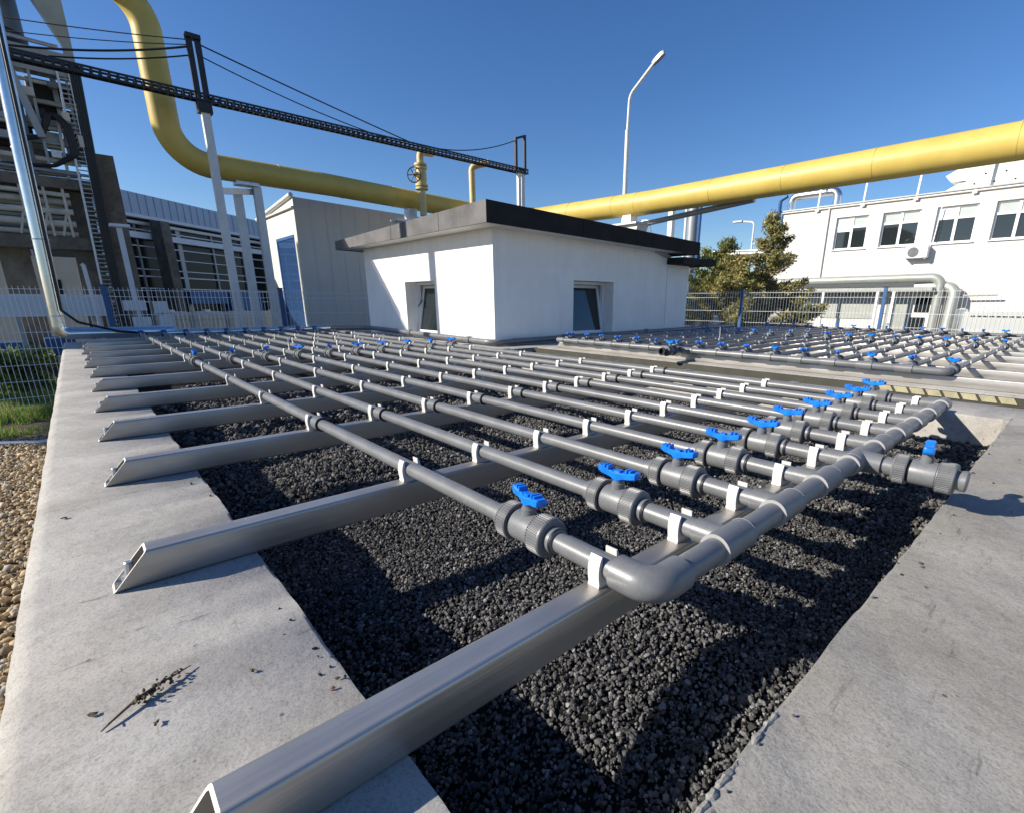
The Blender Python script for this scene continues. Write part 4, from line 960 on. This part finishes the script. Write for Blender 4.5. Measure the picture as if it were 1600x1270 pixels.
m = MB(); m.tube([(-12.55,FY-.07,6.5),(-12.55,FY-.07,2.2)], .05, 8); m.build('downpipe', M['render'], ob)
m = MB(); m.tube(fillet([(-15.3,FY+.6,6.6),(-15.3,FY+.6,7.55),(-12.4,FY+.6,7.55),(-12.4,FY+.6,6.6)], .4, 8), .26, 16); m.build('roof_duct', M['alu'], ob)
m = MB(); m.tube(fillet([(-15.75,FY-.2,5.9),(-15.75,FY-.2,7.3),(-15.3,FY-.2,7.5)], .25, 6), .12, 10); m.build('blue_duct', M['blue_paint'], ob)
# roof plant
ru = thing('rooftop_chiller', 'white dotted rooftop plant housing above the right office building', 'roof unit', (0,0,0))
m = MB(); m.box((-5.9,FY+.8,bz+.05),(6,FY+4,9.1)); m.build('housing', M['white_plastic'], ru, smooth=0)
m = MB(); m.loft([[(-6.9,FY+.9,7.55),(-5.91,FY+.9,8.1),(-5.91,FY+.9,7.2),(-6.6,FY+.9,7.2)],[(-6.9,FY+3,7.55),(-5.91,FY+3,8.1),(-5.91,FY+3,7.2),(-6.6,FY+3,7.2)]]); m.loft([[(-7.0,FY+.9,6.65),(-6.2,FY+.9,7.1),(-5.91,FY+.9,7.1),(-5.91,FY+.9,6.65)],[(-7.0,FY+3,6.65),(-6.2,FY+3,7.1),(-5.91,FY+3,7.1),(-5.91,FY+3,6.65)]]); m.build('intake_hood', M['white_plastic'], ru, smooth=0)
BH = MB().lathe([(FY+.77,.045),(FY+.799,.045)], 8, 'y').mesh('bolt_head', M['dark'])
for i in range(5):
    for j in range(3): link('bolt_head', BH, ru, (-5.5+i*.85+(j%2)*.4,0,6.95+j*.45))
# air conditioner
ac = thing('air_conditioner', 'white outdoor air conditioner unit hung between the upper windows', 'air conditioner', (-7.28,FY,3.12))
m = MB(); m.box((-.55,-.52,0),(.55,-.06,.68),.03); m.build('casing', M['frame'], ac)
m = MB(); m.lathe([(-.545,.27),(-.523,.27)], 24, 'y', (-.16,0,.34)); g = m.build('fan_grille', M['stack'], ac)
m = MB(); m.box((-.5,-.5,-.05),(-.42,-.002,-.005)); m.box((.42,-.5,-.05),(.5,-.002,-.005)); m.build('bracket', M['grey_metal'], ac, smooth=0)
m = MB(); m.tube([(.5,-.1,.6),(.62,-.06,.9),(.7,-.05,2.7)], .03, 6); m.build('refrigerant_line', M['frame'], ac)
# lagged pipes along and down the facade
m = MB(); m.tube(fillet([(-15.5,FY-.7,1.95),(-5.75,FY-.7,2.02),(-5.75,FY-.7,ZG)], .5, 10), .24, 18); tag(m.build('lagged_pipe', M['lagging']), 'long grey lagged pipe along the cream facade, turning down at its right', 'pipe')
m = MB(); m.tube(fillet([(-7.0,FY-.35,1.55),(-5.05,FY-.6,1.5),(-5.05,FY-1.0,ZG)], .5, 10), .28, 18); tag(m.build('lagged_pipe', M['lagging']), 'thick lagged pipe dropping right of the long grey one', 'pipe')
m = MB(); m.tube([(-4.35,FY-2.0,ZG),(-4.35,FY-2.0,.3)], .26, 16); m.lathe([(.29,.24),(.38,.1)], 16, 'z', (-4.35,FY-2.0,0)); tag(m.build('capped_pipe', M['alu']), 'short capped shiny pipe stub beside the white container', 'pipe')
# canopy and lower yard things
m = MB(); m.box((-15,FY-1.3,1.30),(-6.0,FY-.02,1.48)); m.build('canopy', M['lagging'], ob, smooth=0)
m = MB(); m.box((-14.6,FY-.06,-.35),(-9.0,FY-.003,1.25)); m.box((-8.4,FY-.06,-1.3),(-7.2,FY-.003,1.0)); m.build('loading_door', M['lagging'], ob, smooth=0)
m = MB()
for x in (-11.8,-8.75,-7.9): m = MB(); m.box((x,FY-1.25,ZG),(x+.14,FY-1.1,1.295)); m.build('canopy_post', M['frame'], ob, smooth=0)
m = MB(); m.box((-6.9,FY-.05,.1),(-6.2,FY-.004,.95)); m.box((-7.05,FY-.05,-1.2),(-6.3,FY-.004,-.2)); m.build('lower_window', M['glass'], ob, smooth=0)
ct = thing('container', 'white container with dark slot vents at the foot of the right building', 'container', (-3.9,FY-4.5,ZG))
m = MB(); m.box((0,0,0),(8,2.4,1.93),.03); m.build('body', M['container'], ct)
m = MB()
for k in range(9): m.box((.3+k*.24,-.02,1.70),(.3+k*.24+.17,-.002,1.76))
m.build('vent_slot', M['dark'], ct, smooth=0)
m = MB(); m.tube([(-5.1,FY-.5,1.02),(-3.2,FY-.5,1.06)], .05, 8); tag(m.build('gas_pipe_stub', M['lagging']), 'thin horizontal pipe stub above the white container', 'pipe')

# ------------------------------------------------------------------ middle background
t = thing('pipe_stack', 'tall grey duct with a blue pipe behind the hut annex', 'duct', (0,22,0))
m = MB(); m.tube([(-13.75,0,ZG),(-13.75,0,5.35)], .26, 16); m.build('duct', M['grey_metal'], t)
m = MB(); m.tube(fillet([(-13.38,0,ZG),(-13.38,0,5.1),(-13.9,0,5.25)], .2, 6), .08, 10); m.build('blue_pipe', M['blue_paint'], t)
m = MB(); m.tube([(-14.15,0,ZG),(-14.15,0,5.2)], .07, 8); m.build('side_pipe', M['white_sheet'], t)
t = thing('pipe_bridge', 'grey pipe bridge crossing from the duct to the conifers', 'pipe bridge', (0,22,0))
m = MB(); m.box((-13.4,.3,2.45),(-9.4,.9,2.62)); m.build('girder', M['black_paint'], t, smooth=0)
m = MB(); m.tube([(-13.4,.2,2.78),(-9.4,.2,2.72)], .11, 10); m.build('pipe', M['grey_metal'], t)
m = MB(); m.tube([(-13.4,.6,2.98),(-9.4,.6,2.86)], .06, 10); m.build('pipe', M['grey_metal'], t)
m = MB(); m.bar((-9.9,.6,ZG),(-9.9,.6,2.45),.2,.2); m.build('leg', M['grey_metal'], t, smooth=0)
m = MB(); m.bar((-15.0,22,ZG),(-15.0,22,5.0),.26,.26); m.bar((-17.5,22,5.08),(-13.9,22,5.16),.2,.22); tag(m.build('steel_gantry', M['white_paint'], smooth=0), 'white steel gantry post under the yellow pipe', 'gantry')
for i in range(2):
    m = MB(); x = -13.0+i*.75; m.tube(fillet([(x,21.6,ZG),(x,21.6,1.25),(x+.45,21.6,1.25),(x+.45,21.6,.4)], .2, 6), .08, 8); tag(m.build('blue_pipe_loop', M['blue_paint']), ['left blue pipe loop beside the hut annex','right blue pipe loop beside the conifers'][i], 'pipe', 'blue pipe loops beyond the hut')
m = MB(); m.box((-15,24,.75),(-9.5,25.5,1.05)); m.box((-15,24.4,ZG),(-9.5,25.4,.74)); tag(m.build('low_wall', M['pale_concrete'], smooth=0), 'low pale wall beyond the hut annex', 'wall')
for i in range(3):
    t = thing('white_tank', ['left white banded tank beyond the hut annex','middle white banded tank beyond the hut annex','right white banded tank beside the conifers'][i], 'tank', (-11.9+i*.95,18.5,ZG), group='white banded tanks beyond the hut')
    m = MB(); m.lathe([(0,.38),(1.5,.38),(1.75,.2),(1.8,.12)], 18, 'z'); m.build('shell', M['white_plastic'], t)
    m = MB(); m.lathe([(1.0,.385),(1.0,.395),(1.06,.395),(1.06,.385)], 18, 'z', caps=False); m.build('band', M['black_paint'], t)
t = thing('security_camera', 'small white security camera on a thin pole above the black roof edge', 'camera', (-11.3,15,0))
m = MB(); m.tube([(.55,0,2.2),(.12,0,3.44)], .025, 6); m.build('pole', M['grey_metal'], t)
m = MB(); m.tube([(.14,0,3.42),(-.05,0,3.46)], .03, 8); m.lathe([(3.30,.03),(3.34,.09),(3.42,.10),(3.48,.06)], 14, 'z', (-.08,0,0)); m.build('dome', M['frame'], t)
# lamps
lp = thing('street_lamp', 'tall white street lamp with angled arm above the yellow pipe', 'street lamp', (-24.66,30,ZG))
m = MB(); m.tube([(0,0,0),(0,0,13.9)], [.19,.15], 14, False); m.build('pole', M['white_paint'], lp)
m = MB(); m.tube(fillet([(0,0,13.7),(.08,0,16.0),(1.95,0,17.30)], .8, 8), .10, 12); m.build('arm', M['white_paint'], lp)
m = MB(); d = Vector((2.0,0,.95)).normalized(); p = Vector((1.9,0,17.28))
m.loft([[p+d*a+Vector((0,s*w,0))+Vector((-d.z,0,d.x))*h for s,h in ((-1,-.1),(1,-.1),(1,.14),(-1,.14))] for a,w in ((0,.10),(.25,.15),(.8,.16),(.98,.08))]); m.build('lamp_head', M['grey_metal'], lp)
lp = thing('street_lamp', 'small distant street lamp left of the conifer top', 'street lamp', (-12.0,26,ZG))
m = MB(); m.tube(fillet([(-.6,0,0),(-.6,0,6.35),(-1.3,0,6.45)], .2, 6), .045, 8); m.build('pole', M['white_paint'], lp)
m = MB(); m.box((-1.75,-.12,6.42),(-1.25,.12,6.50)); m.build('lamp_head', M['grey_metal'], lp, smooth=0)

# ------------------------------------------------------------------ trees
def tree(name, label, base, H, rad, nleaf, cols, seed, shape, ls=.115, group='conifers before the office building'):
    rs = np.random.default_rng(seed); bx_,by_ = base
    t = thing(name, label, 'tree' if 'conifer' in name else 'shrub', (bx_,by_,ZG), group=group)
    m = MB(); m.tube([(0,0,0),(.05,0,H*.4),(0,.03,H*.97)], [.14,.09,.02], 8)
    br = []
    nb = int(46*H/5)
    for i in range(nb):
        f = .06+.9*(i+rs.random())/nb; a = rs.uniform(0,2*PI); r = rad*shape(f)*rs.uniform(.65,1.18)
        p0 = Vector((0,0,H*f)); p1 = p0+Vector((math.cos(a)*r, math.sin(a)*r, r*rs.uniform(.15,.75)))
        m.tube([p0, p0.lerp(p1,.6)-Vector((0,0,.04)), p1], [.03,.018,.006], 5); br.append((p0,p1,r))
    m.build('trunk', M['bark'], t)
    Vs=[];Cs=[]
    w = np.array([b[2]+.12 for b in br]); w /= w.sum()
    bi = rs.choice(len(br), nleaf, p=w)
    for k in bi:
        p0,p1,r = br[k]; tt = rs.uniform(.12,1.04)**.8
        c = np.array(p0.lerp(p1, tt))+rs.normal(0,1,3)*(.045+.075*(1-abs(tt-.55)))*np.array([1,1,.8])
        d = rs.normal(size=3)+np.array([0,0,.5]); d /= np.linalg.norm(d); e = np.cross(d, rs.normal(size=3)); e /= np.linalg.norm(e)
        L = ls*rs.uniform(.5,1.5); W = L*.22
        Vs.append([c-e*W, c+d*L*.5-e*W*.6, c+d*L, c+e*W])
        cc = np.array(cols[int(np.clip(rs.normal(.5+.9*noise.noise(Vector((k*.77,seed,0))),.22)*len(cols),0,len(cols)-1))])*rs.uniform(.65,1.25); Cs += [cc]*4
    V = np.array(Vs).reshape(-1,3); F = np.arange(len(V)).reshape(-1,4)
    link('crown', big_mesh('crown', V, F, np.array(Cs), M['leaf'], False), t)
    return t
olive = [(.12,.15,.045),(.23,.24,.07),(.34,.31,.11),(.44,.37,.17),(.50,.43,.26)]
dark = [(.07,.10,.03),(.14,.18,.05),(.22,.25,.08),(.30,.29,.11)]
tree('conifer', 'tallest brownish conifer in front of the cream office facade', (-8.75,20), 5.75, 2.0, 30000, olive, 3, lambda f: (1-f)**.85*1.0+.06)
tree('conifer', 'left darker green conifer beside the pipe bridge', (-10.75,19.6), 4.85, 1.6, 22000, dark, 8, lambda f: (1-f)**.6*.9+.12)
tree('leafy_shrub', 'low bushy olive shrub at the foot of the conifers behind the fence', (-10.3,18.6), 3.2, 1.7, 22000, olive[1:4], 12, lambda f: (1-(2*f-.7)**2*.5))
tree('leafy_shrub', 'right low shrub spreading toward the lagged pipe', (-7.75,20.6), 2.7, 1.1, 13000, olive[:4], 15, lambda f: (1-(2*f-.8)**2*.55))

tree('leafy_shrub', 'bushy light olive shrub between the two conifers', (-9.75,19.0), 4.2, 1.35, 17000, olive[1:4], 21, lambda f: (1-f)**.6*.95+.1)
for i,(x,y,h) in enumerate(((-18.2,-2.0,.8),(-18.9,-2.9,.95),(-17.2,-2.9,.6))):
    tree('leafy_shrub', ['low green shrub behind the left fence, nearest the shiny riser pipe','taller green shrub behind the left fence, below the white barrier panel','low green shrub at the left edge behind the mesh fence'][i], (x,y), h, .75, 2600, [(.12,.18,.04),(.20,.28,.07),(.28,.34,.10)], 30+i, lambda f: (1-(2*f-.8)**2*.5), .12, 'shrubs behind the left fence')

# ------------------------------------------------------------------ small litter on the slab
tg = thing('dry_twig', 'dry twig with withered clumps lying on the left concrete ledge', 'twig', (-.43,-.85,ZS))
m = MB(); pts = [Vector((.045,-.07,.004)),Vector((.03,-.05,.008)),Vector((.0,-.012,.012)),Vector((-.02,.03,.012)),Vector((-.045,.077,.007))]
m.tube(pts, [.0012,.0022,.003,.0025,.001], 6); m.tube([(.03,-.05,.006),(.042,-.058,.012)], .0012, 5); m.build('stem', M['wood'], tg)
rp = []
for i in range(60):
    tt = random.uniform(.3,.85); p = pts[0].lerp(pts[-1], tt); rp.append((p.x+random.gauss(0,.006),p.y+random.gauss(0,.006),.006+abs(random.gauss(0,.007))))
v,f,c = rocks(np.array(rp), rng.uniform(.002,.0052,60), np.array([(.10,.075,.045)])*rng.uniform(.5,1.5,(60,1)), .35, .4)
link('clump', big_mesh('clump', v, f, c, M['pebble'], False), tg)
for i,(x,y,s,lab) in enumerate(((-1.678,-.975,.022,'small dark leaf scrap on the ledge left of the second beam'),(-.447,-.93,.017,'thin dry leaf scrap left of the twig'),(-.34,-.845,.016,'dark round leaf scrap just below the twig'),(-.372,-.682,.016,'dark leaf scrap between the twig and the lava bed'),(-.209,-.577,.013,'reddish leaf scrap at the inner edge of the ledge'),(-.23,-.56,.012,'dark pebble like scrap beside the reddish leaf'))):
    m = MB(); a = random.uniform(0,PI); ca,sa = math.cos(a),math.sin(a); ring=[]
    for k in range(9):
        q = 2*PI*k/9; r = s*.7*(.5+.5*random.random()); px,py = r*math.cos(q), r*.55*math.sin(q); ring.append((px*ca-py*sa, px*sa+py*ca, .002+.006*random.random()))
    m.add([(0,0,.009)]+ring, [(0,1+k,1+(k+1)%9) for k in range(9)])
    o = m.build('leaf_scrap', M['leaf_brown'] if i==4 else M['wood'], loc=(x,y,ZS), smooth=60); tag(o, lab, 'leaf', 'leaf scraps on the ledge')
m = MB(); m.tube([(-11.9,-2.6,ZG+.05),(-11.2,-2.1,ZG+.06),(-10.9,-1.65,ZG+.05),(-11.1,-1.2,ZG+.05)], .035, 8); tag(m.build('garden_hose', M['white_sheet']), 'pale hose curving across the ground at the left edge', 'hose')
m = MB(); m.tube([(-3.6,7.05,-.03),(-3.6,7.05,.12),(-3.58,7.0,.2)], .006, 5); tag(m.build('cable_tie', M['clip']), 'white cable tie tail standing up from the far grid', 'cable tie')
m = MB(); m.tube([(-5.9,1.0,-.03),(-5.92,1.0,.17)], .007, 5); tag(m.build('cable_tie', M['clip']), 'white cable tie tail standing up beside the middle valves', 'cable tie')

# ------------------------------------------------------------------ light, sky, camera
SUN = Vector((-1.0,-1.65,1.0)).normalized()
elev = math.asin(SUN.z); az = math.atan2(SUN.x, SUN.y)
w = bpy.data.worlds.new('World'); scene.world = w; w.use_nodes = True
nt = w.node_tree; bg = nt.nodes['Background']; sk = nt.nodes.new('ShaderNodeTexSky'); sk.sky_type = 'NISHITA'; sk.sun_disc = False
sk.sun_elevation = elev; sk.sun_rotation = az; sk.air_density = 1.0; sk.dust_density = .45; sk.ozone_density = 4.0; sk.altitude = 200
hs = nt.nodes.new('ShaderNodeHueSaturation'); hs.inputs['Hue'].default_value = .509; hs.inputs['Saturation'].default_value = 1.2; hs.inputs['Value'].default_value = 1.12
nt.links.new(sk.outputs['Color'], hs.inputs['Color']); nt.links.new(hs.outputs['Color'], bg.inputs['Color']); bg.inputs['Strength'].default_value = .075
ld = bpy.data.lights.new('sun', 'SUN'); ld.energy = 4.35; ld.angle = R(.5); ld.color = (1,.92,.80)
so = bpy.data.objects.new('sun', ld); col.objects.link(so); so.rotation_euler = (-SUN).to_track_quat('-Z','Y').to_euler()
cd = bpy.data.cameras.new('camera'); cam = bpy.data.objects.new('camera', cd); col.objects.link(cam); scene.camera = cam
RM = [[0.6839757881410403,0.7294887848076422,0.004820173929658139],[-0.21042191454096806,0.19095840177001241,0.9587791751359412],[-0.6984982026589304,0.6567960121935211,-0.284111350088186]]
m4 = Matrix(((RM[0][0],RM[1][0],-RM[2][0],0.6821906*S),(RM[0][1],RM[1][1],-RM[2][1],-0.8107996*S),(RM[0][2],RM[1][2],-RM[2][2],0.6019595*S),(0,0,0,1)))
cd.sensor_width = 36; cd.lens = 36*769.757/1600; cd.shift_x = (800-864.997)/1600; cd.shift_y = (699.847-635)/1600
cd.clip_start = .02; cd.clip_end = 600
# scale the design units to metres
for me in bpy.data.meshes: me.transform(Matrix.Scale(S,4))
for o in bpy.data.objects: o.location = o.location*S
cam.matrix_world = m4
vs = scene.view_settings; vs.view_transform = 'Standard'; vs.look = 'None'; vs.exposure = .72; vs.gamma = 1
